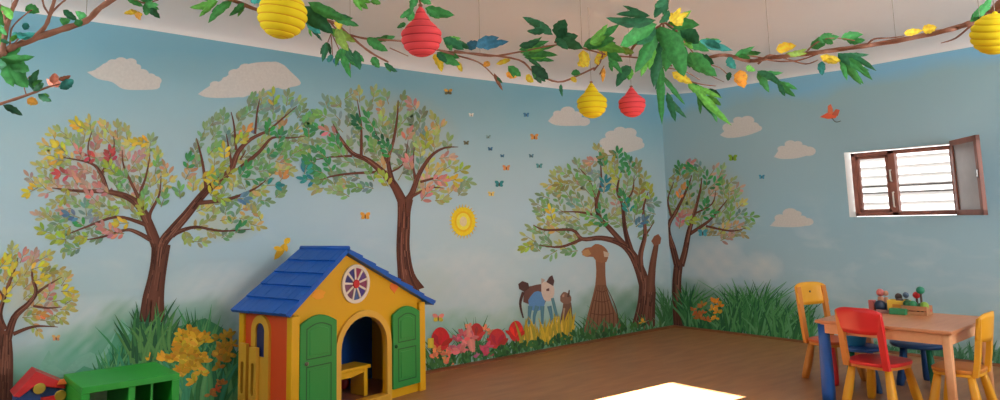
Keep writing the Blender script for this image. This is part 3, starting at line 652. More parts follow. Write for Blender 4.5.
for i in range(60):
    x = random.uniform(130, 180); p.blade(x, 355+random.uniform(-10, 10), random.uniform(-16, 16), -random.uniform(22, 50), 3.6, random.choice([M(84, 130, 76), M(44, 86, 58), M(60, 110, 66)]), random.uniform(-14, 14), 'L')
p.build('painted_grass', wall_left, kind='stuff', label='arching painted blades at the foot of the large tree')
def top2(x): return 332-14*math.exp(-((x-470)/30)**2)+5*math.sin(x*.3)-22*math.exp(-((x-600)/30)**2)-18*math.exp(-((x-650)/40)**2)
grass(wall_left, 'L', 427, 664, top2, 430, 2.0, 'short painted grass along the foot of the wall', [M(70, 112, 70), M(52, 96, 60), M(90, 136, 96), M(104, 146, 112), M(60, 100, 56)])
grass(wall_left, 'L', 662, 676, lambda x: 286, 60, 2.0, 'painted grass between the two corner trees', [M(52, 96, 58), M(64, 112, 72)])
def top3(x): return 298-22*math.exp(-((x-685)/12)**2)-6*math.exp(-((x-725)/18)**2)-22*math.exp(-((x-752)/22)**2)+.1*max(0, x-760)+5*math.sin(x*.37)+14*math.exp(-((x-708)/9)**2)
grass(wall_right, 'R', 682, 812, top3, 620, 2.3, 'painted grass on the window wall right of the corner', [M(48, 100, 60), M(60, 118, 70), M(76, 134, 82), M(42, 90, 60), M(84, 140, 94)])
grass(wall_right, 'R', 812, 1005, lambda x: 340+4*math.sin(x*.2), 260, 2.4, 'low painted grass behind the table', [M(70, 118, 92), M(58, 104, 74), M(84, 130, 104)])
# --- flowers
def flower(par, side, pts, r, cols, lab, name='painted_flowers', base=.0080):
    p = Paint(base)
    for (x, y) in pts:
        c = random.choice(cols); rr = r*random.uniform(.8, 1.15)
        for k in range(7):
            a = -math.pi/2+random.uniform(-2.0, 2.0); p.leaf(x, y, a, rr*random.uniform(.7, 1.2), rr*.46, tuple(c[j]*random.uniform(.8, 1.15) for j in range(3))+(1,), side)
        p.leaf(x-1, y, 0, rr*.35, rr*.3, tuple(v*.7 for v in c[:3])+(1,), side)
    return p.build(name, par, label=lab)
YF = [M(184, 144, 44), M(168, 126, 40), M(190, 154, 56)]
flower(wall_left, 'L', [(random.gauss(188, 12), random.gauss(353, 11)) for _ in range(38)]+[(random.uniform(176, 200), random.uniform(365, 384)) for _ in range(8)], 9, YF, 'large bunch of yellow painted flowers behind the green shelf')
flower(wall_left, 'L', [(random.uniform(216, 232), random.uniform(334, 368)) for _ in range(14)], 8, [M(168, 130, 48), M(150, 118, 46)], 'darker yellow painted flowers beside the playhouse')
flower(wall_left, 'L', [(152, 354), (156, 356), (150, 358)], 6, YF, 'small yellow painted flower above the green shelf')
flower(wall_left, 'L', [(216, 390), (221, 384), (210, 394)], 6, [M(176, 84, 54), M(160, 110, 60)], 'dull orange painted flowers low beside the playhouse')
def bloom(par, side, x, y, rx, ry, c, lab, petals=5):
    p = Paint(.0085)
    p.poly([(x+rx*math.cos(t)*(1-.12*max(0, -math.sin(t))), y+ry*math.sin(t)) for t in [2*math.pi*k/20 for k in range(20)]], c, side, 0)
    for k in range(petals):
        a = -math.pi/2+(k-petals/2+.5)*.5; p.leaf(x, y+ry*.6, a, ry*1.25, rx*.55, tuple(v*random.uniform(.68, 1.25) for v in c[:3])+(1,), side)
    p.stroke([(x, y+ry*.8), (x+.5, y+ry+8)], [1.4, 1.2], M(60, 92, 50), side)
    p.build('painted_flower', par, label=lab)
RD = M(172, 46, 46)
bloom(wall_left, 'L', 440, 339, 9.5, 12, RD, 'round red painted flower right beside the playhouse')
bloom(wall_left, 'L', 476, 332, 7, 9, M(160, 52, 52), 'red pointed painted flower among the pink ones')
bloom(wall_left, 'L', 497, 339, 9, 10.5, M(170, 52, 52), 'wide red painted flower, third from the playhouse')
bloom(wall_left, 'L', 515.5, 331, 7.5, 10.5, M(176, 48, 46), 'tall red painted flower nearest the painted animals')
flower(wall_left, 'L', [(457, 341), (462, 335), (466, 345), (455, 350), (460, 352), (470, 338)], 8, [M(186, 104, 104), M(176, 88, 100), M(190, 120, 120)], 'pink painted flowers between the red ones', base=.0095)
flower(wall_left, 'L', [(483, 350), (481, 356), (487, 347), (486, 355)], 6.5, [M(158, 84, 112), M(170, 70, 90)], 'purple pink painted flowers low on the wall', base=.0095)
flower(wall_left, 'L', [(434, 358), (441, 362), (446, 354), (436, 350), (448, 362)], 6.5, [M(196, 126, 76), M(190, 110, 80)], 'peach painted flowers at the foot of the red one', base=.0095)
flower(wall_left, 'L', [(475, 328), (485, 330), (469, 327), (490, 333)], 5.5, [M(204, 150, 100), M(196, 130, 96)], 'peach painted flowers behind the pink ones', base=.0076)
p = Paint(.0105)
p.stroke([(468, 325), (470, 340), (472, 352)], [4, 8, 5], M(196, 128, 116), 'L'); p.stroke([(430, 338), (430, 348)], [6, 6], M(190, 170, 60), 'L')
p.build('painted_flower', wall_left, label='tall pale pink painted flower')
p = Paint(.0075)
for i in range(90):
    x = random.uniform(520, 572); p.blade(x, foot(x, 'L')-random.uniform(5, 16), random.uniform(-5, 5), -random.uniform(10, 24), 2.6, random.choice([M(186, 158, 52), M(168, 142, 50), M(150, 138, 56), M(200, 170, 70)]), random.uniform(-4, 4), 'L')
p.build('painted_grass', wall_left, kind='stuff', label='yellow painted grass below the painted animals')
p = Paint(.0120, 1e-5)
for i in range(150):
    x = random.uniform(428, 640); y = foot(x, 'L')-random.uniform(0, 9); p.leaf(x, y, random.uniform(-2.6, -.5), random.uniform(5, 9), 3, random.choice([M(50, 88, 48), M(62, 104, 56), M(44, 76, 48)]), 'L')
p.build('painted_leaves', wall_left, kind='stuff', label='dark green painted leaves along the floor line')
flower(wall_left, 'L', [(642, 322)], 4.5, [M(190, 142, 54)], 'small yellow painted flower on the tree foot')
flower(wall_right, 'R', [(696, 314), (700, 318), (703, 313), (694, 310), (707, 320), (703, 306)], 5, [M(160, 96, 52), M(148, 104, 54)], 'brownish orange painted flowers right of the corner')
flower(wall_right, 'R', [(713, 309), (718, 312), (715, 303), (720, 306), (716, 318)], 5.6, [M(186, 126, 46), M(196, 146, 56)], 'orange painted flowers in the grass of the window wall')

# ------------------------------------------------------------------ hanging vines under the ceiling
LG = {'g': C(52, 118, 62, 1.85), 'd': C(36, 88, 58, 1.85), 'l': C(84, 146, 62, 1.85), 't': C(44, 116, 110, 1.85), 'b': C(50, 104, 132, 1.85), 'y': C(206, 168, 52, 1.85), 'o': C(204, 140, 60, 1.85), 'p': C(204, 122, 104, 1.85), 'n': C(110, 70, 52, 1.8), 'k': C(34, 72, 52, 1.85), 'e': C(120, 150, 70, 1.85)}
BARKM = mat('vine_bark', C(124, 82, 66, 1.8), .8, .2, 40, bump=.3); BARKM = grain(BARKM, C(112, 74, 60, 1.6), C(146, 104, 84, 1.6), (1, 1, 1), 30)
CORDM = mat('thin_cord', C(170, 160, 145, 1), .7, .02)
class Vine:
    def __init__(s, name, label, kind, val, group=None):
        s.kind, s.val = kind, val; s.t = None; s.name = name; s.label = label; s.group = group; s.rnd = random.Random(len(label))
    def P(s, px, py, dz=0):
        if s.kind == 'z' and py > 74:
            q = on(px, 74, Z_, (0, 0, s.val)); return on(px, py, (FW.x, FW.y, 0), q)
        if s.kind == 'z': return on(px, py, Z_, (0, 0, s.val+dz))
        return on(px, py, Y_, (0, s.val-dz, 0))
    def root(s, px, py):
        p = s.P(px, py); s.t = empty(s.name, p, 0, s.label, 'vine', s.group); s.org = p; return s.t
    def stems(s, paths):
        m = MB()
        for pl, w0, w1 in paths:
            pp = smooth([(a, b) for a, b in pl], 4); n = len(pp); q = []
            for i, (a, b) in enumerate(pp):
                q.append(s.P(a, b, .012*math.sin(i*1.7))-s.org)
            rr = []
            for i, v in enumerate(q):
                dep = (v+s.org-CAM).dot(FW); rr.append((w0+(w1-w0)*i/(n-1))*1.12*dep/FL/2*(1+.12*math.sin(i*2.3)))
            m.tube(q, rr, 7)
        return m.build('stem', BARKM, s.t)
    def leaves(s, lst, name='leaves', **kw):
        if name == 'flower' and not kw.get('one'):
            gr = []
            for q in lst:
                for g_ in gr:
                    if any(abs(q[0]-h[0])+abs(q[1]-h[1]) < 5.5 for h in g_): g_.append(q); break
                else: gr.append([q])
            kw.pop('label', None)
            for g_ in gr: s.leaves(g_, 'flower', one=True, label={'y': 'yellow blossom', 'o': 'amber blossom', 'p': 'pink blossom', 'e': 'yellow green blossom'}.get(g_[0][5], 'blossom'))
            return
        kw.pop('one', None)
        m = MB()
        if name == 'leaves':
            ex_ = []
            for (bx, by, tx, ty, w_, c) in lst:
                l = math.hypot(tx-bx, ty-by)
                if l < 16 or c in 'by': continue
                for sg in (-1, 1):
                    if s.rnd.random() < .55:
                        a = math.atan2(ty-by, tx-bx)+sg*s.rnd.uniform(.3, .6); q = l*s.rnd.uniform(.5, .8); t = s.rnd.uniform(0, .25)
                        bx2, by2 = bx+(tx-bx)*t, by+(ty-by)*t
                        ex_.append((bx2, by2, bx2+math.cos(a)*q, by2+math.sin(a)*q, w_*.7, s.rnd.choice((c, c, 'g', 'd', 'l'))))
            lst = list(lst)+ex_
        for (bx, by, tx, ty, w_, c) in lst:
            B = s.P(bx, by, s.rnd.uniform(-.01, .01)); T_ = on(tx, ty, (FW.x, FW.y, 0), B); T_ = T_+(T_-CAM)*s.rnd.uniform(-.02, .02); ax = T_-B; l = ax.length; ax.normalize()
            view = ((B+T_)/2-CAM); dep = view.dot(FW); view.normalize()
            side = ax.cross(view).normalized(); nr = side.cross(ax).normalized(); tw = s.rnd.uniform(-.5, .5)
            side = (side*math.cos(tw)+nr*math.sin(tw)).normalized(); nr = side.cross(ax).normalized()
            W = w_*dep/FL/2*1.15; base = LG[c]; k = s.rnd.uniform(.85, 1.15); N = 9; vs = []; cl = []; fs = []
            bend = s.rnd.uniform(-.1, .1)*l
            for i in range(N+1):
                t = i/N; ww = W*(math.sin(math.pi*min(1, t**.85))**.7 if 0 < t < 1 else 0)*(1-.18*t); ww *= 1+(.13*math.sin(t*22+k*9))
                ctr = B-s.org+ax*l*t+nr*(bend*math.sin(math.pi*t)-.1*l*t*t)+side*(bend*.7*math.sin(math.pi*t))
                for sg, up in ((-1, .22), (-.5, .1), (0, 0), (.5, .1), (1, .22)):
                    vs.append(ctr+side*ww*sg+nr*ww*up)
                    f = k*(1.0 if abs(sg) == 1 else .96 if sg else 1.22)*(1+.05*math.sin(i*1.9)); cl.append((base[0]*f, base[1]*f, base[2]*f, 1))
            for i in range(N):
                for j in range(4): a = i*5+j; fs.append((a, a+1, a+6, a+5))
            m.add(vs, fs, 0, cl, True)
        return m.build(name, LEAFM, s.t, **kw)
    def cords(s, spots):
        for a, b in spots:
            m = MB(); p = s.P(a, b)-s.org; m.tube([p, Vector((p.x, p.y, HC-s.org.z))], .0012, 5)
            m.build('hanging_cord', CORDM, s.t)

v = Vine('hanging_branch', 'thick leafy branch hanging in the upper left corner above the lower twig', 'y', 3.35); v.root(0, 56)
v.stems([([(-14, 64), (0, 56), (9, 49), (30, 40), (60, 30), (86, 21), (100, 8), (122, -6)], 7, 4.5), ([(30, 40), (44, 28), (50, 15), (56, -6)], 4, 3), ([(2, 54), (6, 30), (13, 8), (20, -6)], 5, 3), ([(-4, 2), (4, 12), (6, 24)], 3.5, 3),
         ([(10, 46), (12, 28), (26, 14), (32, 10)], 1.6, 1), ([(50, 15), (58, 6), (70, -4)], 2, 1.4), ([(50, 15), (44, 6), (42, -5)], 2, 1.4), ([(2, 54), (14, 44), (22, 34)], 2, 1)])
v.leaves([(0, 4, 6, 28, 11, 'g'), (-6, 22, 3, 46, 9, 'l'), (26, 6, 39, 12, 10, 'g'), (12, 34, 38, 31, 8, 't'), (24, 30, 28, 22, 6, 't'), (63, 10, 78, 20, 7, 'd'), (86, 20, 77, 12, 8, 'g'), (61, 23, 70, 20, 8, 'g'), (74, 24, 84, 21, 7, 'g'), (-4, 62, 36, 55, 9, 'g'), (6, 60, 29, 88, 17, 'g'), (10, 42, 20, 33, 5, 'l'), (-6, 60, 10, 66, 10, 'd'), (2, 44, 10, 40, 7, 'd')])
v.cords([(9, 48), (86, 21)])
v = Vine('hanging_twig', 'thin twig with a pink flower below the thick upper left branch', 'y', 3.35); v.root(0, 104)
v.stems([([(-12, 108), (0, 104), (30, 94), (48, 87), (60, 84)], 3.4, 1.4), ([(26, 94), (24, 84), (30, 76)], 1, .8)])
v.leaves([(33, 90, 38, 69, 8, 'd'), (33, 91, 45, 83, 6, 'd'), (60, 89, 75, 79, 9, 't'), (58, 80, 71, 75, 5, 'n'), (38, 94, 53, 102, 6, 'd'), (3, 105, 23, 115, 7, 'k')])
v.leaves([(54, 84, 54, 72, 8, 'p'), (53, 84, 60, 82, 8, 'p'), (55, 86, 48, 80, 6, 'p'), (27, 99, 38, 104, 8, 'o')], 'flower', label='pink and orange blossoms')
v = Vine('hanging_twig', 'leafy twig with a small yellow flower right of the upper left branch', 'y', 3.35); v.root(144, 0)
v.stems([([(120, -8), (132, -2), (144, 3), (158, 0)], 2.4, 1.2)])
v.leaves([(127, -1, 144, 6, 6, 'g'), (144, 2, 161, 6, 7, 'g'), (145, 3, 146, 17, 6, 'g'), (147, 4, 160, 18, 7, 'd'), (140, 0, 156, -3, 6, 'g')])
v.leaves([(137, 12, 124, 13, 5, 'y'), (134, 14, 142, 20, 6, 'o'), (134, 14, 134, 9, 6, 'y'), (135, 14, 143, 14, 6, 'y')], 'flower', label='yellow blossom')
v.cords([(144, 2)])

ZV = 2.22
v = Vine('hanging_vine', 'leafy vine running from the big yellow lantern past the red lantern', 'z', ZV); v.root(330, 22)
v.stems([([(210, -6), (232, 0), (258, 10), (282, 12), (306, 18), (332, 22), (350, 36), (370, 52), (388, 62)], 4, 1.6), ([(350, 35), (368, 39), (400, 41), (425, 47), (450, 52), (480, 54), (519, 60), (534, 72), (558, 82), (579, 75), (594, 68)], 2, 1.6),
         ([(425, 46), (455, 55), (478, 62), (492, 74), (500, 84)], 2, .7), ([(455, 51), (490, 56), (519, 52), (549, 46), (566, 44)], 2, 1.2), ([(331, 34), (324, 52)], 1, .7), ([(331, 34), (333, 60)], 1, .7), ([(332, 34), (342, 56)], 1, .7),
         ([(390, 48), (408, 56)], 1, .7), ([(330, 22), (348, 46), (350, 74)], 1.6, .7), ([(421, 6), (418, -6)], 2, 1.5)])
v.leaves([(218, 1, 191, 8, 8, 'l'), (232, 1, 207, 24, 8, 'g'), (244, 3, 230, 15, 6, 'g'), (250, 0, 264, 2, 6, 't'), (305, 6, 334, 34, 15, 'd'), (308, 2, 350, 22, 11, 'g'), (306, 14, 322, 34, 10, 't'), (332, 18, 361, 26, 7, 'g'), (328, 16, 350, 17, 6, 'd'), (306, 22, 322, 41, 4, 'k'),
          (326, 42, 323, 62, 6, 'd'), (331, 54, 329, 64, 6, 't'), (334, 58, 339, 65, 5, 'b'), (340, 48, 350, 79, 7, 'g'), (355, 50, 360, 70, 8, 'd'), (344, 44, 352, 62, 7, 'd'), (337, 26, 350, 52, 10, 'e'), (372, 57, 379, 68, 8, 'g'), (384, 63, 399, 72, 5, 'd'), (366, 38, 389, 51, 9, 'g'), (379, 39, 395, 37, 6, 'g'),
          (352, -2, 369, 9, 7, 'l'), (370, 1, 382, 4, 5, 'l'), (318, 8, 340, 14, 6, 'g'), (330, 28, 340, 40, 6, 'l')])
v.leaves([(414, 8, 399, 18, 6, 'g'), (413, 10, 408, 22, 8, 'g'), (425, 8, 455, 15, 10, 'g'), (420, -3, 431, 4, 7, 'g'), (406, 24, 398, 28, 5, 'g'), (416, -4, 410, 9, 8, 'g'), (443, 38, 464, 50, 9, 'd'), (437, 52, 460, 66, 10, 'g'), (455, 41, 470, 50, 6, 'd')], label='green leaves around the red lantern')
v.leaves([(434, 54, 442, 71, 9, 'y'), (456, 62, 464, 72, 6, 'y'), (484, 62, 490, 66, 7, 'o'), (526, 75, 534, 82, 7, 'y'), (506, 73, 516, 77, 6, 'o'), (496, 64, 512, 60, 5, 'y'), (334, 22, 342, 30, 7, 'y')], 'flower', label='yellow blossoms')
v.leaves([(466, 48, 479, 41, 9, 'b'), (476, 47, 498, 37, 10, 'b'), (482, 48, 508, 42, 8, 'b')], label='blue leaves')
v.leaves([(519, 50, 549, 42, 7, 'g'), (520, 53, 556, 47, 6, 'g'), (522, 55, 558, 55, 7, 'g'), (524, 57, 554, 62, 6, 'g'), (519, 46, 541, 40, 7, 'd'), (508, 66, 521, 77, 8, 'g'), (531, 66, 549, 80, 10, 'k'), (531, 70, 546, 82, 6, 'd'), (561, 84, 562, 98, 3.5, 'd'), (494, 73, 502, 91, 4, 'n'), (571, 74, 581, 73, 6, 'g')], label='narrow green leaves left of the small yellow lantern')
v.cords([(258, 10), (350, 35), (480, 54)])
v = Vine('hanging_vine', 'big leaved vine cluster hanging above the small yellow and red lanterns', 'z', ZV); v.root(663, 22)
v.stems([([(555, 42), (566, 46), (582, 48), (608, 55), (630, 57), (654, 60), (672, 66)], 1.8, 1.4), ([(630, 57), (634, 46), (654, 30), (663, 21), (670, -6)], 2.6, 1.6), ([(594, 70), (600, 62), (602, 52), (590, 47)], 1.8, 1.2), ([(600, 74), (604, 66)], 1.4, .8),
         ([(663, 22), (668, 50), (692, 84), (716, 110)], 2, 1), ([(663, 22), (676, 30), (691, 50), (700, 62)], 2, 1), ([(680, 78), (700, 84), (716, 86)], 1.4, .7), ([(641, 66), (680, 70), (700, 80)], 1.3, .7)])
v.leaves([(553, 35, 521, 18, 9, 'd'), (540, 27, 528, 19, 8, 'd'), (557, 37, 565, 19, 14, 'd'), (556, 36, 583, 47, 13, 'd'), (583, 47, 620, 26, 11, 'g'), (594, 46, 626, 52, 10, 'l'), (590, 44, 606, 36, 8, 'l'), (607, 50, 623, 62, 8, 'g'), (608, 55, 622, 74, 6, 'g'), (598, 42, 615, 38, 8, 'g')], label='green leaves above the small yellow lantern')
v.leaves([(656, 20, 604, 20, 11, 'd'), (650, 16, 616, 13, 7, 'd'), (657, 24, 617, 45, 17, 'g'), (658, 28, 634, 74, 13, 'g'), (652, 46, 640, 76, 9, 'l'), (631, 66, 617, 88, 10, 'd'), (668, -3, 654, 18, 10, 'd'), (669, 10, 659, 25, 7, 'd'), (666, 25, 700, 25, 12, 'g'), (668, 28, 684, 78, 19, 'g'), (660, 26, 666, 50, 14, 'g'), (664, 38, 653, 87, 12, 'd'),
          (661, 62, 664, 125, 8, 'g'), (667, 92, 676, 123, 7, 'd'), (662, 70, 656, 90, 7, 'd'), (680, 30, 700, 44, 13, 'd'), (684, 38, 708, 52, 11, 'g'), (692, 52, 717, 75, 14, 'g'), (690, 52, 700, 72, 11, 'g'), (672, 30, 688, 40, 12, 'g')], label='large green leaves hanging above the small red lantern')
v.leaves([(692, 84, 731, 127, 8, 'l'), (698, 90, 712, 116, 7, 'g'), (688, 82, 702, 96, 7, 'l'), (704, 96, 722, 106, 6, 'l'), (712, 104, 716, 122, 6, 'g'), (705, 90, 722, 97, 5, 'k')], label='feathery light green frond')
v.leaves([(697, 42, 731, 51, 9, 't'), (704, 42, 722, 48, 8, 't')], label='turquoise leaf')
v.leaves([(670, 22, 680, 7, 7, 'y'), (672, 22, 688, 13, 7, 'y'), (672, 22, 687, 20, 7, 'y'), (670, 20, 672, 12, 6, 'y'), (583, 50, 587, 68, 11, 'y'), (580, 60, 585, 68, 8, 'y'), (596, 56, 609, 53, 9, 'y'), (596, 56, 600, 66, 6, 'y'), (620, 48, 635, 53, 7, 'e'), (672, 72, 692, 84, 9, 'y'), (604, 68, 603, 82, 4, 'o'), (570, 78, 578, 82, 5, 'y'), (680, 36, 688, 42, 7, 'p')], 'flower', label='yellow blossoms')
v.cords([(663, 22), (582, 48)])
v = Vine('hanging_vine', 'long thin vine crossing to the yellow lantern at the right edge', 'z', ZV); v.root(770, 58)
v.stems([([(684, 56), (704, 58), (725, 55), (749, 61), (770, 58), (806, 54), (850, 48), (896, 41), (944, 31), (968, 24), (992, 16), (1012, 6)], 2.6, 5.5), ([(725, 56), (752, 56), (775, 61), (800, 60), (830, 50), (869, 45)], 1.6, 1.2), ([(758, 64), (770, 55), (790, 60), (806, 64), (818, 60)], 2, .9),
         ([(866, 46), (874, 39), (890, 38), (904, 36)], 2, 1), ([(806, 52), (818, 42), (836, 38), (862, 42)], 1.6, .9), ([(975, 22), (956, 38), (941, 43)], 2.2, .7), ([(700, 62), (720, 68), (730, 78)], 1.2, .6), ([(692, 60), (704, 72), (724, 82)], 1.1, .5), ([(1014, -6), (996, 8), (984, 18)], 11, 3)])
v.leaves([(735, 55, 757, 54, 7, 'g'), (748, 53, 762, 52, 4, 'g'), (728, 57, 735, 68, 8, 't'), (730, 72, 728, 81, 5, 'd'), (758, 71, 768, 92, 8, 'g'), (757, 71, 782, 86, 7, 'd'), (776, 80, 796, 96, 7, 'g'), (746, 67, 755, 71, 6, 'l'), (784, 55, 806, 48, 6, 'e')])
v.leaves([(810, 48, 830, 34, 10, 'g'), (818, 40, 838, 37, 8, 'g'), (822, 61, 822, 76, 7, 't'), (841, 38, 862, 34, 8, 'g'), (846, 40, 866, 40, 7, 'g'), (839, 54, 876, 69, 7, 'd'), (840, 55, 874, 79, 8, 'g'), (840, 55, 862, 83, 8, 'g'), (838, 53, 850, 66, 7, 'd'), (970, 22, 990, -3, 9, 'g'), (972, 30, 977, 34, 4, 'k')], label='green leaves at the right half of the vine')
v.leaves([(740, 70, 744, 87, 12, 'o'), (740, 71, 746, 80, 9, 'y'), (776, 50, 796, 45, 10, 'y'), (778, 52, 786, 44, 8, 'y'), (820, 56, 842, 58, 8, 'y'), (822, 57, 838, 64, 6, 'y'), (904, 33, 921, 30, 7, 'y'), (922, 30, 937, 27, 9, 'y')], 'flower', label='yellow blossoms')
v.cords([(770, 58), (896, 41), (980, 20)])

# ------------------------------------------------------------------ ribbed paper lanterns
YLM = mat('lantern_yellow', C(234, 192, 18, 1.4), .85, .05, 20); RLM = mat('lantern_red', C(228, 70, 76, 1.45), .85, .05, 20)
YRB = mat('rib_shade_ochre', C(214, 162, 14, 1.2), .8, .03); RRB = mat('rib_shade_crimson', C(190, 42, 50, 1.2), .8, .03)  # darker tone in the grooves: wire ribs plus painted-in groove shade
def lantern(px, py, rpx, z, mat_, label, tear=0, rib=9, tilt=(0, 0), group=None):
    c = on(px, py, Z_, (0, 0, z)); r = rpx*((c-CAM).dot(FW))/FL
    t = empty('paper_lantern', c, 0, label, 'lantern', group); m = MB(); prof = []; N = rib*10
    for i in range(N+1):
        a = -math.pi/2+math.pi*i/N; rr = math.cos(a)*r; zz = math.sin(a)*r*.98
        if tear and a > .35:
            u = (a-.35)/(math.pi/2-.35); rr = r*math.cos(.35)*(1-u)**.9*(1-.22*math.sin(math.pi*u)); zz = r*math.sin(.35)+u*r*(tear-math.sin(.35))
        ph = (i % 10)/10; k = 1-.095*(1-math.sin(math.pi*ph)**.55)*(1 if rr > r*.12 else 0)
        prof.append((max(rr*k, .0 if i in (0, N) else .002), zz))
    mt = Matrix.Rotation(tilt[0], 3, 'X') @ Matrix.Rotation(tilt[1], 3, 'Y')
    m.lathe(prof, (0, 0, 0), 48, mtx=mt); nf = len(m.f)
    for q in range(nf):
        if (q//48) % 10 in (0,): m.mi[q] = 1
    m.build('shade', [mat_, YRB if mat_ is YLM else RRB], t)
    top = mt @ Vector((0, 0, prof[-1][1])); m = MB()
    m.tube([top-Vector((0, 0, .004)), top+Vector((0, 0, .02)), Vector((top.x, top.y, HC-c.z))], .0015, 6); m.build('hanging_cord', CORDM, t)
    m = MB(); m.lathe([(.0, -.006), (.010, -.004), (.011, .004), (.0, .010)], top, 12); m.build('top_cap', BARKM if tear else mat_, t)
    return t
lantern(282.5, 15, 24.5, 2.14, YLM, 'big round yellow ribbed paper lantern at the upper left of centre', 0, 9, (.12, .1))
lantern(421.5, 37, 20.5, 2.14, RLM, 'big red ribbed teardrop lantern right of the big yellow one', 1.55, 8, (.05, -.06))
lantern(592, 103.5, 15.2, 2.02, YLM, 'small yellow teardrop lantern beside the small red one', 1.42, 8)
lantern(632, 104, 13.6, 2.02, RLM, 'small red ribbed lantern beside the small yellow one', 1.3, 8)
lantern(994, 34, 21, 2.04, YLM, 'yellow ribbed lantern cut off by the right edge', 0, 9, (.2, -.25))

# ------------------------------------------------------------------ playhouse
PY = mat('plastic_yellow', C(250, 165, 12, 1.35), .42, .04, 5); PO = mat('plastic_orange', C(216, 76, 34, 1.3), .45, .06, 4); PB = mat('plastic_blue', C(10, 86, 180, 1.35), .42, .1, 8)
PG = mat('plastic_green', C(44, 148, 66, 1.2), .42, .05, 5); PGD = mat('groove_dark_green', C(28, 96, 46, 1.0), .5, .05); PNV = mat('inner_blue', C(24, 84, 176, 1.5), .5, .05)
PW = mat('cream_rim', C(226, 214, 196, 1.1), .5, .04); PR_ = mat('plastic_red', C(206, 40, 44, 1.25), .4, .05); PGREY = mat('plain_grey_metal', C(120, 110, 96, 1), .4, .05, metal=.4)
PYS = mat('plastic_yellow_worn', C(222, 168, 52, 1.15), .5, .1, 12)
F0 = Vector((1.885, 4.405, 0)); AU = math.atan2(.206, .9786)
house = empty('playhouse', F0, AU, 'toy playhouse with blue tiled roof, yellow gable front and green doors', 'playhouse')
HW, HD = 1.165, .55; AX, AZ = .415, 1.045; EZL, EZR = .705, .655
FX = (X_, Z_, -Y_)                          # local front plane: x, z, outward
def arch_pts(cx, zb, zt, hw, n=14):         # ccw, flat bottom, round top
    zc_ = zt-hw; return [(cx-hw, zb), (cx+hw, zb)]+[(cx+hw*math.cos(math.pi*k/n), zc_+hw*math.sin(math.pi*k/n)) for k in range(n+1)]
def bore(mesh_outline, hole, name, mat_, t0, t1, parent, axes=FX, org=(0, 0, 0)):
    """panel with one hole, bridged by sampling both outlines at the same angles from the hole's middle"""
    cx = sum(p[0] for p in hole)/len(hole); cz = sum(p[1] for p in hole)/len(hole)
    def cast(poly, a):
        best = None; d = (math.cos(a), math.sin(a))
        for i in range(len(poly)):
            (x1, y1), (x2, y2) = poly[i], poly[(i+1) % len(poly)]; ex_, ey_ = x2-x1, y2-y1; den = d[0]*ey_-d[1]*ex_
            if abs(den) < 1e-9: continue
            t = ((x1-cx)*ey_-(y1-cz)*ex_)/den; s_ = ((x1-cx)*d[1]-(y1-cz)*d[0])/den
            if t > 0 and -1e-6 <= s_ <= 1+1e-6 and (best is None or t < best): best = t
        return (cx+d[0]*best, cz+d[1]*best)
    A = sorted(set([round(math.atan2(p[1]-cz, p[0]-cx), 5) for p in list(mesh_outline)+list(hole)]+[round(-math.pi+2*math.pi*k/48, 5) for k in range(48)]))
    m = MB(); m.ring([cast(mesh_outline, a) for a in A], [cast(hole, a) for a in A], t0, t1, axes, org)
    return m.build(name, mat_, parent)
AC, AHW, AT = .592, .205, .605
front = [(0, 0), (HW, 0), (HW, EZR), (AX, AZ), (0, EZL-.02)]
bore(front, arch_pts(AC, .045, AT, AHW), 'front_wall', PY, -.03, 0, house)
# arch trim
m = MB(); o_, i_ = arch_pts(AC, .0, AT+.042, AHW+.042), arch_pts(AC, .0, AT, AHW)
m.ring(o_, i_, 0, .022, FX, (0, 0, 0)); m.build('arch_trim', mat('trim_yellow_pale', C(238, 176, 66, 1.25), .45, .04), house, label='rounded yellow surround of the doorway')
m = MB(); m.box((AC-AHW-.02, -.035, 0), (AC+AHW+.02, .05, .047), .006); m.build('door_sill', PYS, house)
# other walls, floor, inner lining
m = MB(); m.prism([(0, 0), (HD, 0), (HD, EZL-.02), (0, EZL-.02)], 0, .03, (Y_, Z_, X_), (0, 0, 0)); m.build('side_wall', PO, house, label='orange left side wall')
m = MB(); m.prism([(0, 0), (HD, 0), (HD, EZR), (0, EZR)], -.03, 0, (Y_, Z_, X_), (HW, 0, 0)); m.build('side_wall', PY, house, label='yellow right side wall')
m = MB(); m.prism([(0.03, 0), (HW-.03, 0), (HW-.03, EZR-.02), (AX+.1, AZ-.16), (AX-.1, AZ-.16), (.03, EZL-.05)], -HD, -HD+.02, FX, (0, 0, 0)); m.build('back_wall_panel', PNV, house, label='dark blue back wall seen through the doorway')
m = MB(); m.box((.03, .03, .0), (HW-.03, HD-.02, .03), 0); m.build('floor_panel', mat('playhouse_floor', C(140, 84, 54, 1.1), .5, .1, 8), house)
# corner posts
def post(x, y, h, name='corner_post'):
    m = MB(); m.box((x-.03, y-.03, 0), (x+.03, y+.03, h), .008); m.build(name, PY, house)
post(.022, .0, EZL-.03); post(.012, HD-.02, EZL-.03); post(HW-.02, -.0, EZR-.01)
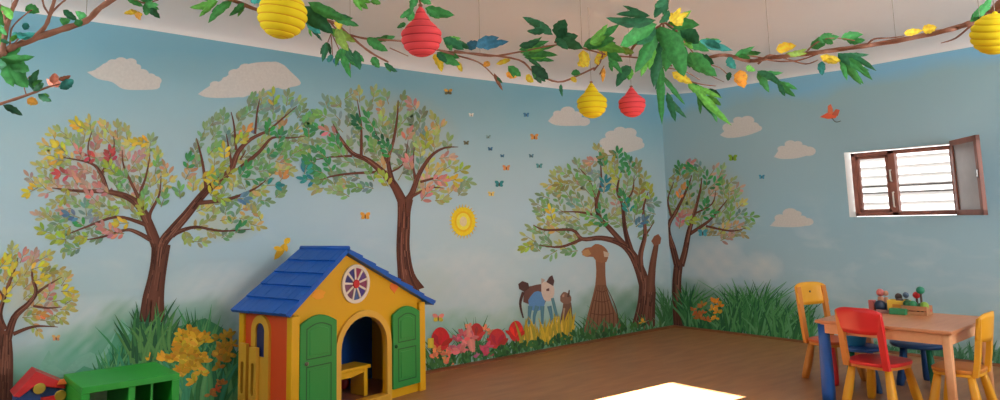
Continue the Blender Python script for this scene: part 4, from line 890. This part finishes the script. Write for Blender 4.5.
# roof: overlapping tile courses
RM_ = PB
def slope(ax, az, ex_, ez, y0, y1, rows, cols, name, label, cut=.10):
    m = MB(); d = Vector((ex_-ax, 0, ez-az)); l = d.length; d.normalize(); nrm = Vector((-d.z, 0, d.x))
    if nrm.z < 0: nrm = -nrm
    rl = l/rows; cw = (y1-y0)/cols; rr = random.Random(3)
    m.prism([(0, y0), (l, y0), (l, y1), (0, y1-cut)], -.022, .006, (d, Y_, nrm), (ax, 0, az), 0)
    for r in range(rows):
        for c in range(cols):
            yr_ = y1-cut*(1-(r+.5)/rows); cw = (yr_-y0)/cols; a0 = r*rl-.008; a1 = (r+1)*rl+.008; b0 = y0+c*cw+.0012; b1 = y0+(c+1)*cw-.0012; h = .017+rr.uniform(-.0015, .0015)
            if r == rows-1: a1 += rr.uniform(0, .012)
            P0 = lambda a, b, k: Vector((ax, 0, az))+d*a+Y_*b+nrm*k
            vs = [P0(a0, b0, .004), P0(a0, b1, .004), P0(a1, b1, h), P0(a1, b0, h), P0(a0, b0, -.006), P0(a0, b1, -.006), P0(a1, b1, -.004), P0(a1, b0, -.004)]
            m.add(vs, [(0, 1, 2, 3), (4, 7, 6, 5), (0, 4, 5, 1), (3, 2, 6, 7), (0, 3, 7, 4), (1, 5, 6, 2)])
    return m.build(name, RM_, house, label=label)
OV = -.055; BK = HD+.0
slope(AX, AZ+.03, -.055, EZL-.012, OV, BK+.02, 5, 9, 'roof_slope', 'left slope of the blue tiled roof')
slope(AX, AZ+.03, 1.25, EZR-.022, OV, BK-.02, 7, 9, 'roof_slope', 'right slope of the blue tiled roof')
m = MB(); m.tube([(AX, OV-.005, AZ+.035), (AX, BK-.08, AZ+.035)], .016, 10); m.build('roof_ridge', RM_, house)
# doors standing open flat on the front
def shutter(x0, x1, z0, z1, label, knobx):
    n = 12; w_ = x1-x0; arc = [(x1-w_*k/n, z1-.052+.05*math.sin(math.pi*k/n)) for k in range(n+1)]
    m = MB(); m.prism([(x0, z0), (x1, z0)]+arc, .004, .030, FX, (0, 0, 0), .006); d = m.build('door', PG, house, label=label)
    def panel(a, b, c, e, top=0):
        g = .010; arc2 = [(b-(b-a)*k/n, e-.03*top+.03*top*math.sin(math.pi*k/n)) for k in range(n+1)]
        o2 = [(a, c), (b, c)]+arc2; cx = (a+b)/2; cz = (c+e)/2
        i2 = [(cx+(p[0]-cx)*(1-2*g/(b-a)*.8), cz+(p[1]-cz)*(1-2*g/(e-c)*.8)) for p in o2]
        m2 = MB(); m2.ring(o2, i2, .026, .0308, FX, (0, 0, 0)); m2.build('panel_groove', PGD, d)
        i3 = [(cx+(p[0]-cx)*(1-5*g/(b-a)), cz+(p[1]-cz)*(1-5*g/(e-c))) for p in o2]
        m3 = MB(); m3.prism(i3, .026, .035, FX, (0, 0, 0), .004); m3.build('raised_panel', PG, d)
    mid = z0+(z1-z0)*.52
    panel(x0+.045, x1-.045, mid+.02, z1-.05, 1); panel(x0+.045, x1-.045, z0+.045, mid-.02)
    m = MB(); m.lathe([(.0, 0), (.012, .002), (.014, .012), (.006, .02), (0, .022)], (knobx, -.028, mid+.0), 14, mtx=Matrix.Rotation(math.pi/2, 3, 'X')); m.build('door_knob', PGD if knobx > .5 else PGREY, d)
shutter(.055, .345, .05, .665, 'left green panelled door beside the doorway', .10)
shutter(.848, 1.118, .065, .635, 'right green panelled door beside the doorway', .870)
# rose window
m = MB(); cx, cz, rx, rz = .520, .832, .122, .132; n = 32; E_ = lambda k, f: (cx+rx*f*math.cos(2*math.pi*k/n), cz+rz*f*math.sin(2*math.pi*k/n))
m.ring([E_(k, 1) for k in range(n)], [E_(k, .82) for k in range(n)], 0, .016, FX, (0, 0, 0))
for j in range(9):
    a = 2*math.pi*j/9+.25; m.prism([(cx+math.cos(a)*rx*.2-math.sin(a)*.006, cz+math.sin(a)*rz*.2+math.cos(a)*.006), (cx+math.cos(a)*rx*.2+math.sin(a)*.006, cz+math.sin(a)*rz*.2-math.cos(a)*.006), (cx+math.cos(a)*rx*.88+math.sin(a)*.0075, cz+math.sin(a)*rz*.88-math.cos(a)*.0075), (cx+math.cos(a)*rx*.88-math.sin(a)*.0075, cz+math.sin(a)*rz*.88+math.cos(a)*.0075)], .001, .013, FX, (0, 0, 0))
rw = m.build('round_window', PW, house, label='cream rimmed oval window with coloured wedges')
cols = [C(96, 66, 128, 1.1), C(150, 52, 84, 1.1), C(62, 60, 130, 1.1), C(60, 56, 116, 1.1), C(120, 72, 100, 1.1), C(110, 70, 96, 1.1), C(76, 100, 150, 1.1), C(84, 64, 140, 1.1), C(140, 60, 92, 1.1)]
for j in range(9):
    a0 = 2*math.pi*j/9+.25; a1 = a0+2*math.pi/9; pts = [(cx, cz)]+[(cx+rx*.88*math.cos(a0+(a1-a0)*k/6), cz+rz*.88*math.sin(a0+(a1-a0)*k/6)) for k in range(7)]
    m = MB(); m.prism(pts, -.001, .006, FX, (0, 0, 0)); m.build('pane', mat('window_wedge', cols[j], .35, .15, 30), rw)
m = MB(); m.prism([(cx+.027*math.cos(2*math.pi*k/20), cz+.03*math.sin(2*math.pi*k/20)) for k in range(20)], 0, .02, FX, (0, 0, 0), .003); m.build('centre_boss', PR_, rw, label='red centre')
# small moulded motifs on the gable
ORM = mat('motif_orange', C(238, 118, 52, 1.2), .5, .05)
hp = [(.885+.042*(16*math.sin(t)**3)/16, .775+.042*(13*math.cos(t)-5*math.cos(2*t)-2*math.cos(3*t)-math.cos(4*t))/16) for t in [2*math.pi*k/28 for k in range(28)]][::-1]
m = MB(); m.prism(hp, 0, .004, FX, (0, 0, 0)); m.build('heart_motif', ORM, house)
m = MB(); m.prism([(.215+.05*math.cos(2*math.pi*k/20)*(1+.2*math.sin(k*1.9)), .79+.032*math.sin(2*math.pi*k/20)) for k in range(20)], 0, .003, FX, (0, 0, 0)); m.build('leaf_motif', mat('motif_amber', C(238, 156, 30, 1.2), .5, .05), house)
# left side: arched window and picket boards
SX = (Y_, Z_, -X_)
m = MB(); o2 = arch_pts(.305, .0, .665, .10); i2 = arch_pts(.305, .40, .615, .050)
m.ring(o2, i2, 0, .020, SX, (0, 0, 0)); m.build('side_window_frame', PYS, house, label='yellow arched frame on the orange side')
m = MB(); m.prism(arch_pts(.305, .40, .615, .052), .001, .008, SX, (0, 0, 0)); m.build('pane', mat('navy_pane', C(30, 44, 104, 1), .3, .1), house, label='dark blue arched pane')
for yc, h in ((.465, .475), (.345, .46)):
    hole = [(yc+.016*math.cos(t), (.30 if math.sin(t) > 0 else .20)+.016*math.sin(t)+(.045 if math.sin(t) > 0 else -.03)) for t in [2*math.pi*k/24 for k in range(24)]]
    bore([(yc-.042, 0), (yc+.042, 0), (yc+.042, h), (yc-.042, h)], hole, 'picket', PYS, .022, .045, house, SX)
    m = MB(); m.prism(hole, .0205, .0225, SX, (0, 0, 0)); m.build('picket_slot', mat('slot_dark', C(40, 52, 44, 1), .7, .05), house)
def hw(x, y, z=0): q = F0+Vector((x*.9786-y*.206, x*.206+y*.9786, z)); return q
# little bench and balls inside
bt = empty('toy_bench', hw(.60, .20, .03), AU, 'small yellow bench just inside the playhouse doorway', 'bench')
m = MB(); m.prism([(-.22, .19), (.16, .19), (.16, .215), (-.22, .215)], -.09, .09, FX, (0, 0, 0), .006); m.build('seat', PY, bt)
m = MB(); m.prism([(-.19, .165), (-.08, .150), (.0, .150), (.10, .168), (.10, .192), (-.19, .192)], -.08, -.06, FX, (0, 0, 0)); m.prism([(-.19, .165), (-.08, .150), (.0, .150), (.10, .168), (.10, .192), (-.19, .192)], .06, .08, FX, (0, 0, 0)); m.build('apron', PY, bt)
for x in (-.17, .125):
    m = MB(); m.box((x-.018, -.075, 0), (x+.018, .075, .192), .005); m.build('leg', PY, bt)
for (x, y, r, c, l) in [(.80, .30, .042, PR_, 'red toy ball right of the little bench'), (.765, .42, .04, mat('ball_darkred', C(150, 36, 40, 1.1), .5, .05), 'dark red toy ball behind the bench'), (.88, .40, .045, mat('ball_maroon', C(120, 30, 44, 1.1), .5, .05), 'maroon toy ball deep in the playhouse')]:
    m = MB(); m.lathe([(r*math.cos(a), r*math.sin(a)) for a in [-math.pi/2+math.pi*k/14 for k in range(15)]], (0, 0, 0), 24); o = m.build('toy_ball', c, None, label=l, category='ball') if False else m.build('toy_ball', c); tag(o, l, 'ball'); o.location = hw(x, y, r+.03)

# ------------------------------------------------------------------ green cubby shelf
GM = mat('shelf_green', C(30, 152, 44, 1.2), .45, .06, 5); GM = GM; SBM = mat('shelf_back_blue', C(176, 190, 228, 1.7), .6, .06)
SZ = .43; pa = [on(a, b, Z_, (0, 0, SZ)) for a, b in [(82, 388), (180, 373), (157, 360), (65, 374)]]
so_ = Vector((pa[0].x, pa[0].y, 0)); sa = math.atan2(pa[1].y-pa[0].y, pa[1].x-pa[0].x); sw = (pa[1]-pa[0]).length; sd = min((pa[3]-pa[0]).length, .5)
sh = empty('toy_shelf', so_, sa, 'low bright green open shelf standing by the left wall', 'shelf')
m = MB(); m.box((0, 0, SZ-.035), (sw, sd, SZ), .004); m.build('top', GM, sh)
for x, w_, l in ((0, .04, 'left side panel'), (sw*.46, .035, 'middle panel'), (sw-.04, .04, 'right side panel')):
    m = MB(); m.box((x, .002, 0), (x+w_, sd-.02, SZ-.035), .003); m.build('panel', GM, sh, label=l)
m = MB(); m.box((sw*.72, .06, .03), (sw*.72+.014, sd-.02, SZ-.035), .002); m.build('divider', GM, sh)
m = MB(); m.box((.02, sd-.02, 0), (sw-.02, sd, SZ-.035), 0); m.build('back_panel', SBM, sh, label='greyish blue back')
m = MB(); m.box((.02, .004, 0), (sw-.02, sd-.02, .03), .002); m.build('bottom_board', GM, sh)
# ------------------------------------------------------------------ toy house with red roof, far left
ty = 4.78; q0 = on(36, 371, Y_, (0, ty, 0)); qa = on(13, 394, Y_, (0, ty, 0)); qb = on(65, 383, Y_, (0, ty, 0))
th = empty('toy_house', (q0.x, ty, 0), 0, 'blue toy house with red gable roof and yellow discs at the left edge', 'toy')
B2 = mat('toy_blue', C(34, 74, 140, 1.1), .5, .06)
ra = [(q0.x-q0.x, q0.z), (qb.x-q0.x, qb.z), (qb.x-q0.x, qb.z-.028), (.0, q0.z-.075), (qa.x-q0.x+.03, qa.z-.02), (qa.x-q0.x, qa.z-.012)]
m = MB(); m.prism(ra[::-1], -.18, .02, FX, (0, 0, 0), .004); m.build('roof', PR_, th)
m = MB(); m.prism([(qa.x-q0.x+.015, 0), (qb.x-q0.x-.012, 0), (qb.x-q0.x-.012, qb.z-.03), (0, q0.z-.08), (qa.x-q0.x+.015, qa.z-.03)], -.17, .0, FX, (0, 0, 0)); m.build('body', B2, th)
DM = mat('toy_disc_yellow', C(176, 150, 50, 1.1), .5, .08)
for (px, py, r) in ((39, 388, 5.4), (60, 395, 5)):
    q = on(px, py, Y_, (0, ty, 0)); rr = r*((q-CAM).dot(FW))/FL
    m = MB(); m.prism([(q.x-q0.x+rr*math.cos(2*math.pi*k/24), q.z+rr*math.sin(2*math.pi*k/24)) for k in range(24)], .0, .024, FX, (0, 0, 0), .003); m.build('disc', DM, th)
q = on(61, 382, Y_, (0, ty, 0)); m = MB(); m.prism([(q.x-q0.x-.022, q.z-.006), (q.x-q0.x+.026, q.z-.01), (q.x-q0.x+.01, q.z+.02), (q.x-q0.x-.012, q.z+.018)], .021, .034, FX, (0, 0, 0), .002); m.build('chimney_block', ORM, th)
q = on(50, 398, Y_, (0, ty, 0)); m = MB(); m.prism([(q.x-q0.x-.045, q.z-.05), (q.x-q0.x+.03, q.z-.05), (q.x-q0.x+.03, q.z+.012), (q.x-q0.x-.045, q.z+.012)], .0, .014, FX, (0, 0, 0), .002); m.build('door', PR_, th)

# ------------------------------------------------------------------ table and children's chairs
TW = mat('table_wood', C(190, 126, 84, 1.2), .38, .06, 3); TW = grain(TW, C(178, 112, 74, 1.2), C(202, 138, 94, 1.2), (2, 14, 14), 2)
TWE = grain(mat('table_edge_wood', C(206, 150, 104, 1.2), .42, .06, 3), C(198, 140, 96, 1.25), C(216, 160, 116, 1.25), (2, 14, 14), 2)
CB = mat('chair_blue', C(26, 88, 168, 1.2), .42, .06, 5); CBD = mat('stool_blue', C(24, 66, 116, 1.2), .42, .06, 5); CY_ = mat('chair_yellow', C(228, 160, 34, 1.25), .42, .06, 6); COW = mat('chair_amber_wood', C(206, 128, 48, 1.2), .45, .1, 6)
CR = mat('chair_red', C(214, 42, 44, 1.25), .4, .05, 5); CGR = mat('leg_green', C(26, 100, 66, 1.2), .45, .06)
TZ = .53; tcx, tcy, tl, tw_ = 5.11, 2.05, .79, .81; ta = math.radians(2)
tb = empty('activity_table', (tcx, tcy, 0), ta, 'square wooden children\'s table with the toy tray on top', 'table')
m = MB(); m.box((-tl/2, -tw_/2, TZ-.022), (tl/2, tw_/2, TZ), .006, seg=3); m.build('tabletop', TW, tb)
for nm, lo, hi in [('apron', (-tl/2+.02, -tw_/2+.03, TZ-.085), (-tl/2+.045, tw_/2-.03, TZ-.022)), ('apron', (tl/2-.045, -tw_/2+.03, TZ-.085), (tl/2-.02, tw_/2-.03, TZ-.022)), ('apron', (-tl/2+.03, -tw_/2+.02, TZ-.085), (tl/2-.03, -tw_/2+.045, TZ-.022)), ('apron', (-tl/2+.03, tw_/2-.045, TZ-.085), (tl/2-.03, tw_/2-.02, TZ-.022))]:
    m = MB(); m.box(lo, hi, .003); m.build(nm, TWE, tb)
def taper(m, x, y, z0, z1, prof, rx=0, mi=0, sq=.5):
    """squarish leg: prof list of (t, half, dx, dy)"""
    vs = []; n = 12; fs = []
    for (t, h, ddx, ddy) in prof:
        for k in range(n):
            a = 2*math.pi*k/n+math.pi/n; c, s_ = math.cos(a), math.sin(a)
            vs.append((x+ddx+h*math.copysign(abs(c)**sq, c), y+ddy+h*math.copysign(abs(s_)**sq, s_), z0+(z1-z0)*t))
    for i in range(len(prof)-1):
        for k in range(n): fs.append((i*n+k, i*n+(k+1) % n, (i+1)*n+(k+1) % n, (i+1)*n+k))
    fs += [tuple(range(n))[::-1], tuple((len(prof)-1)*n+k for k in range(n))]
    m.add(vs, fs, mi, None, True)
for sx, sy, c, l in ((-1, 1, CB, 'fat blue front leg'), (-1, -1, TWE, None), (1, -1, TWE, None), (1, 1, TWE, None)):
    m = MB()
    if c is CB: taper(m, sx*(tl/2-.05), sy*(tw_/2-.035), 0, TZ-.03, [(0, .038, 0, 0), (.12, .039, 0, 0), (.5, .037, 0, 0), (.8, .033, 0, 0), (1, .033, 0, 0)], sq=.6)
    else: taper(m, sx*(tl/2-.04), sy*(tw_/2-.04), 0, TZ-.025, [(0, .021, 0, 0), (.5, .022, 0, 0), (1, .023, 0, 0)], sq=.22)
    m.build('leg', c, tb, **({'label': l} if l else {}))

def chair(x, y, deg, label, seatm, backm, legm, postm, w_=.34, d_=.32, sz=.28, bh=.15, topz=.62, bw=None, legc=None, hole=False, seatedge=None):
    """faces local +X; backrest at -X"""
    t = empty('child_chair', (x, y, 0), math.radians(deg), label, 'chair', None); bw = bw or w_*.86
    o_ = []
    for k in range(32):
        a = 2*math.pi*k/32; c, s_ = math.cos(a), math.sin(a); px_ = d_/2*math.copysign(abs(c)**.62, c); py_ = w_/2*math.copysign(abs(s_)**.62, s_)*(1+.06*c); o_.append((px_, py_))
    m = MB(); m.prism(o_, sz-.006, sz+.016, (X_, Y_, Z_), (0, 0, 0), .005); m.build('seat', seatm, t)
    m = MB(); m.prism([(a*.97, b*.97) for a, b in o_], sz-.024, sz-.006, (X_, Y_, Z_), (0, 0, 0), .004); m.build('seat_underside', seatedge or legm, t)
    i = 0
    for sx, sy in ((-1, 1), (-1, -1), (1, 1), (1, -1)):
        m = MB(); bx, by = sx*d_*.33, sy*w_*.35; ox, oy = sx*.045, sy*.04
        taper(m, bx, by, 0, sz-.02, [(0, .020, ox, oy), (.08, .024, ox*.95, oy*.95), (.35, .026, ox*.65, oy*.65), (.75, .022, ox*.25, oy*.25), (1, .019, 0, 0)], sq=.5)
        m.build('leg', (legc[i] if legc else legm), t); i += 1
    lean = .05
    for sy in (-1, 1):
        m = MB(); yy = sy*(bw/2-.022); xb = -d_/2+.02
        vs = [];
        for (zz, xx) in ((sz-.02, xb), (sz+(topz-bh-sz)*.5, xb-.02), (topz-.03, xb-lean)):
            vs += [(xx-.014, yy-.019, zz), (xx+.014, yy-.019, zz), (xx+.014, yy+.019, zz), (xx-.014, yy+.019, zz)]
        fs = [(j*4+k, j*4+(k+1) % 4, j*4+4+(k+1) % 4, j*4+4+k) for j in range(2) for k in range(4)]+[(3, 2, 1, 0), (8, 9, 10, 11)]
        m.add(vs, fs); m.build('back_post', postm[0 if sy < 0 else 1] if isinstance(postm, tuple) else postm, t)
    # backrest board, gently curved round the back
    m = MB(); n = 14; z0, z1 = topz-bh, topz; xb = -d_/2+.02-lean*.75; vs = []; fs = []; nr_ = 6
    for side in (0, 1):
        for j in range(nr_+1):
            for k in range(n+1):
                u = -1+2*k/n; tt = j/nr_; cr_ = .028*(abs(u)**4); z = z0+(z1-z0)*tt
                z = z-(cr_*tt if tt > .5 else -cr_*(1-tt)*.6); yy = u*bw/2; xx = xb-.028*(1-u*u)-lean*.5*tt+(.022 if side else 0)
                ins = .004 if j in (0, nr_) or k in (0, n) else 0
                vs.append((xx+(ins if not side else -ins), yy, z))
    st = (nr_+1)*(n+1); g = lambda s_, j, k: s_*st+j*(n+1)+k
    for j in range(nr_):
        for k in range(n): fs += [(g(0, j, k), g(0, j+1, k), g(0, j+1, k+1), g(0, j, k+1)), (g(1, j, k), g(1, j, k+1), g(1, j+1, k+1), g(1, j+1, k))]
    for k in range(n): fs += [(g(0, 0, k), g(0, 0, k+1), g(1, 0, k+1), g(1, 0, k)), (g(0, nr_, k), g(1, nr_, k), g(1, nr_, k+1), g(0, nr_, k+1))]
    for j in range(nr_): fs += [(g(0, j, 0), g(1, j, 0), g(1, j+1, 0), g(0, j+1, 0)), (g(0, j, n), g(0, j+1, n), g(1, j+1, n), g(1, j, n))]
    m.add(vs, fs, 0, None, True); bk = m.build('backrest', backm, t)
    if hole:
        m = MB(); m.lathe([(0, 0), (.008, .0), (.008, .030), (0, .030)], (xb-.045, 0, topz-bh*.42), 12, mtx=Matrix.Rotation(math.pi/2, 3, 'Y')); m.build('bolt_cap', mat('bolt_dark', C(110, 84, 40, 1), .5, .03), bk)
    return t
chair(4.86, 2.115, -5, 'red child\'s chair with yellow legs, its back to the viewer', CR, CR, CY_, (CR, COW), w_=.33, d_=.34, topz=.638, bh=.165, bw=.30, seatedge=COW)
chair(5.40, 2.68, -107, 'yellow child\'s chair behind the left corner of the table', mat('seat_orange', C(206, 96, 50, 1.2), .45, .05), CY_, COW, COW, w_=.31, d_=.28, topz=.70, bh=.17, bw=.30, legc=[COW, COW, COW, CR], hole=True)
chair(4.97, 1.69, 92, 'amber yellow child\'s chair tucked in at the right side of the table', COW, CY_, CY_, CY_, w_=.31, d_=.265, topz=.63, bh=.17)
def stool(x, y, label, topm, legs, r=.165, h=.28):
    t = empty('child_stool', (x, y, 0), 0, label, 'stool')
    m = MB(); m.lathe([(0, h-.012), (r-.012, h-.012), (r, h), (r, h+.012), (r-.008, h+.02), (0, h+.02)], (0, 0, 0), 36); m.build('seat', topm, t)
    for k, (a, lm) in enumerate(legs):
        a = math.radians(a); m = MB(); c, s_ = math.cos(a), math.sin(a); q = r*.62
        taper(m, c*q, s_*q, 0, h-.01, [(0, .022, c*.045, s_*.045), (.1, .025, c*.04, s_*.04), (.5, .022, c*.02, s_*.02), (1, .018, 0, 0)], sq=.6); m.build('leg', lm, t)
stool(5.66, 2.17, 'dark blue round stool with a green leg, beyond the table', CBD, [(140, CBD), (228, CGR), (10, CBD), (75, CBD)], r=.19)
stool(5.24, 2.40, 'blue stool with a blue tub on it, under the table', CB, [(250, CBD), (160, CGR), (70, CGR), (-20, CBD)], r=.13)
m = MB(); m.lathe([(0, 0), (.062, 0), (.088, .12), (.092, .122), (.092, .13), (.084, .13), (.060, .008), (0, .008)], (0, 0, 0), 28); o = m.build('toy_tub', mat('tub_light_blue', C(44, 128, 178, 1.2), .4, .06)); tag(o, 'light blue plastic tub on the stool under the table', 'tub'); o.location = (5.225, 2.425, .3005)

# ------------------------------------------------------------------ toys on the table
def onT(px, x): return Vector((x, on(px, 312, X_, (x, 0, 0)).y, TZ))
DK_ = mat('toy_navy', C(40, 56, 78, 1.1), .5, .05); TYL = mat('toy_yellow', C(222, 178, 60, 1.2), .45, .05); TGR = mat('toy_green', C(44, 128, 82, 1.2), .45, .05); TLG = mat('toy_lime', C(128, 166, 60, 1.1), .45, .05); TPK = mat('toy_pink', C(188, 100, 96, 1.1), .5, .05); TTN = mat('toy_tan', C(190, 136, 106, 1.1), .5, .05); TDG = mat('toy_dark_green', C(30, 90, 50, 1.1), .5, .05); TBR = mat('toy_brown', C(70, 52, 46, 1.1), .5, .05); TSL = mat('toy_slate', C(70, 92, 118, 1.1), .5, .05)
CR_M = grain(mat('crate_wood', C(176, 122, 82, 1.1), .6, .1, 6), C(150, 96, 62, 1.1), C(196, 142, 98, 1.1), (10, 2, 10), 4)
# crate
cq = onT(917, 5.36); ca = math.radians(-12+0); crt = empty('toy_crate', (cq.x, cq.y, TZ+.0005), math.radians(3), 'small slatted wooden crate at the right of the table toys', 'crate')
cw, cd, chh = .12, .16, .06
for (lo, hi, nm) in [((-cw/2, -cd/2, 0), (cw/2, cd/2, .006), 'bottom'), ((-cw/2, -cd/2, .006), (-cw/2+.006, cd/2, .024), 'slat'), ((-cw/2, -cd/2, .03), (-cw/2+.006, cd/2, chh), 'slat'), ((cw/2-.006, -cd/2, .006), (cw/2, cd/2, chh), 'slat'), ((-cw/2+.006, -cd/2, .006), (cw/2-.006, -cd/2+.006, chh), 'slat'), ((-cw/2+.006, cd/2-.006, .006), (cw/2-.006, cd/2, chh), 'slat')]:
    m = MB(); m.box(lo, hi, .0015); m.build(nm, CR_M, crt)
def ball(px, py, z, r, mt, label, cat='toy', sq=1.0, name='toy_ball', zoff=0):
    p = onT(px, py); m = MB(); m.lathe([(r*math.cos(a), r*sq*math.sin(a)) for a in [-math.pi/2+math.pi*k/12 for k in range(13)]], (0, 0, 0), 20)
    o = m.build(name, mt); tag(o, label, cat); o.location = (p.x, p.y, z); return o
def block(px, py, z, w_, d, h, mt, label, name='toy_block', rz=0, parts=None):
    p = onT(px, py); t = MB(); t.box((-d/2, -w_/2, 0), (d/2, w_/2, h), .004)
    o = t.build(name, mt); tag(o, label, 'toy'); o.location = (p.x, p.y, z); o.rotation_euler = (0, 0, math.radians(rz)); return o
e = TZ+.0006
block(898.5, 5.285, e, .105, .06, .04, TGR, 'green block in front of the yellow box on the table', rz=4)
# yellow box: an open tub
yb = onT(900, 5.385); t = empty('toy_box', (yb.x, yb.y, e), math.radians(4), 'yellow open toy box in the middle of the table toys', 'box')
m = MB(); m.box((-.045, -.065, 0), (.045, .065, .006), .002); m.build('bottom', TYL, t)
for lo, hi in [((-.045, -.065, .006), (-.038, .065, .085)), ((.038, -.065, .006), (.045, .065, .085)), ((-.038, -.065, .006), (.038, -.058, .085)), ((-.038, .058, .006), (.038, .065, .085))]:
    m = MB(); m.box(lo, hi, .002); m.build('side', TYL, t)
m = MB(); m.box((-.0475, -.03, .03), (-.0452, .03, .06), .001); m.build('label_plate', mat('plate_orange', C(214, 140, 40, 1.1), .5, .05), t)
m = MB(); m.box((-.034, -.05, .01), (.034, -.02, .088), .006); o = m.build('toy_block', TBR); tag(o, 'dark brown block poking out of the yellow box', 'toy'); o.location = (yb.x, yb.y+.03, e+.006)
ball(881, 5.36, TZ+.0395, .039, DK_, 'dark navy toy ball at the left of the table toys', name='toy_ball')
ball(889.5, 5.39, TZ+.0325, .032, TSL, 'slate blue toy ball next to the navy one', name='toy_ball')
block(873, 5.37, e, .04, .04, .075, TPK, 'small pink block at the left end of the table toys')
block(885, 5.285, e, .11, .03, .022, mat('toy_mauve', C(150, 104, 100, 1.1), .5, .05), 'low mauve block in front of the navy ball', rz=8)
# little figure: red cap on a tan peg, standing behind
def peg(px, py, mt, mt2, label, h=.10, r=.017):
    p = onT(px, py); t = empty('peg_doll', (p.x, p.y, e), 0, label, 'toy'); m = MB(); m.lathe([(0, 0), (r, 0), (r*1.05, h*.3), (r*.7, h*.62), (0, h*.64)], (0, 0, 0), 16); m.build('body', mt2, t)
    m = MB(); m.lathe([(r*1.0*math.cos(a), r*1.05*math.sin(a)+h*.82) for a in [-math.pi/2+math.pi*k/12 for k in range(13)]], (0, 0, 0), 16); m.build('head', mt, t)
peg(882, 5.44, TPK, TTN, 'pink headed peg figure behind the navy ball', .15, .026)
peg(887.5, 5.45, TTN, TTN, 'tan peg figure standing beside the pink headed one', .145, .018)
peg(907.5, 5.455, TSL, TBR, 'slate headed peg figure between the yellow box and the crate', .14, .02)
peg(900, 5.465, TBR, TDG, 'dark headed peg figure behind the yellow box', .12, .024)
# contents of the crate
zc_ = TZ+.007
for (dx, dy, r, mt, l, sq) in [(-.022, .045, .030, TDG, 'dark green toy ball at the left in the crate', 1), (-.02, .012, .028, TGR, 'green toy ball in the middle of the crate', 1), (-.025, -.035, .022, TDG, 'dark green toy ball right of the middle of the crate', 1), (-.024, -.06, .027, TLG, 'lime toy ball at the right end of the crate', 1), (.028, .05, .022, TPK, 'pink toy ball at the back of the crate', 1), (.028, -.06, .022, PR_, 'red toy ball at the back right of the crate', 1)]:
    m = MB(); m.lathe([(r*math.cos(a), r*sq*math.sin(a)) for a in [-math.pi/2+math.pi*k/12 for k in range(13)]], (0, 0, 0), 20); o = m.build('toy_ball', mt); tag(o, l, 'toy'); o.location = (crt.location.x+dx, crt.location.y+dy, zc_+r+.03*(dx < 0))
def lolly(dx, dy, h, r, mt, label):
    t = empty('toy_tree', (crt.location.x+dx, crt.location.y+dy, zc_), 0, label, 'toy'); m = MB(); m.lathe([(0, 0), (.008, 0), (.007, h), (0, h)], (0, 0, 0), 10); m.build('trunk', TBR, t)
    m = MB(); m.lathe([(r*math.cos(a), r*.95*math.sin(a)+h+r*.8) for a in [-math.pi/2+math.pi*k/12 for k in range(13)]], (0, 0, 0), 18); m.build('crown', mt, t)
lolly(.0, -.035, .135, .027, mat('toy_teal', C(36, 126, 96, 1.1), .45, .05), 'teal green toy tree standing tall in the crate')
lolly(.028, .004, .10, .024, PR_, 'red topped toy tree in the crate')

# ------------------------------------------------------------------ light: sun and sky through the openings, plus added fill lamps
wd = bpy.data.worlds.new('daylight'); S.world = wd; wd.use_nodes = True; bg = wd.node_tree.nodes['Background']
sky = wd.node_tree.nodes.new('ShaderNodeTexSky'); sky.sky_type = 'HOSEK_WILKIE'; sky.turbidity = 6; sky.ground_albedo = .6
SUN = Vector((-1, .063, .365)).normalized(); sky.sun_direction = SUN
mx = wd.node_tree.nodes.new('ShaderNodeMix'); mx.data_type = 'RGBA'; mx.inputs['Factor'].default_value = .75; mx.inputs['B'].default_value = (1, .99, .97, 1)
wd.node_tree.links.new(sky.outputs[0], mx.inputs['A']); wd.node_tree.links.new(mx.outputs['Result'], bg.inputs[0]); bg.inputs[1].default_value = 4
l = bpy.data.lights.new('sun', 'SUN'); l.energy = 190; l.angle = .004; l.color = (1, .99, .97); o = bpy.data.objects.new('sun', l); COL.objects.link(o)
o.rotation_euler = SUN.to_track_quat('Z', 'Y').to_euler()
def area(name, loc, d, sx, sy, e_, col=(1, 1, 1)):
    l = bpy.data.lights.new(name, 'AREA'); l.shape = 'RECTANGLE'; l.size = sx; l.size_y = sy; l.energy = e_; l.color = col
    o = bpy.data.objects.new(name, l); COL.objects.link(o); o.location = loc; o.rotation_euler = Vector(d).to_track_quat('-Z', 'Y').to_euler()
area('fill_front_opening', ((QX0+QX1)/2, YB-.05, (QZ0+QZ1)/2), (0, 1, 1.3), QX1-QX0, QZ1-QZ0, 128, (.97, .99, 1))  # added fill lamp at the unseen opening, tilted up to brighten the ceiling
area('fill_back_opening', (XB+.01, (SY0+SY1)/2, (SZ0+SZ1)/2), (1, -.2, .45), SZ1-SZ0, SY1-SY0, 42, (.97, .99, 1))  # second added fill lamp, aimed upward to lift the ceiling near the viewer
S.view_settings.view_transform = 'Standard'; S.view_settings.look = 'None'; S.view_settings.gamma = 1; S.view_settings.use_curve_mapping = False
S.view_settings.exposure = 0.0
S.cycles.use_denoising = True; S.cycles.max_bounces = 8; S.cycles.transparent_max_bounces = 24; S.cycles.sample_clamp_indirect = 6
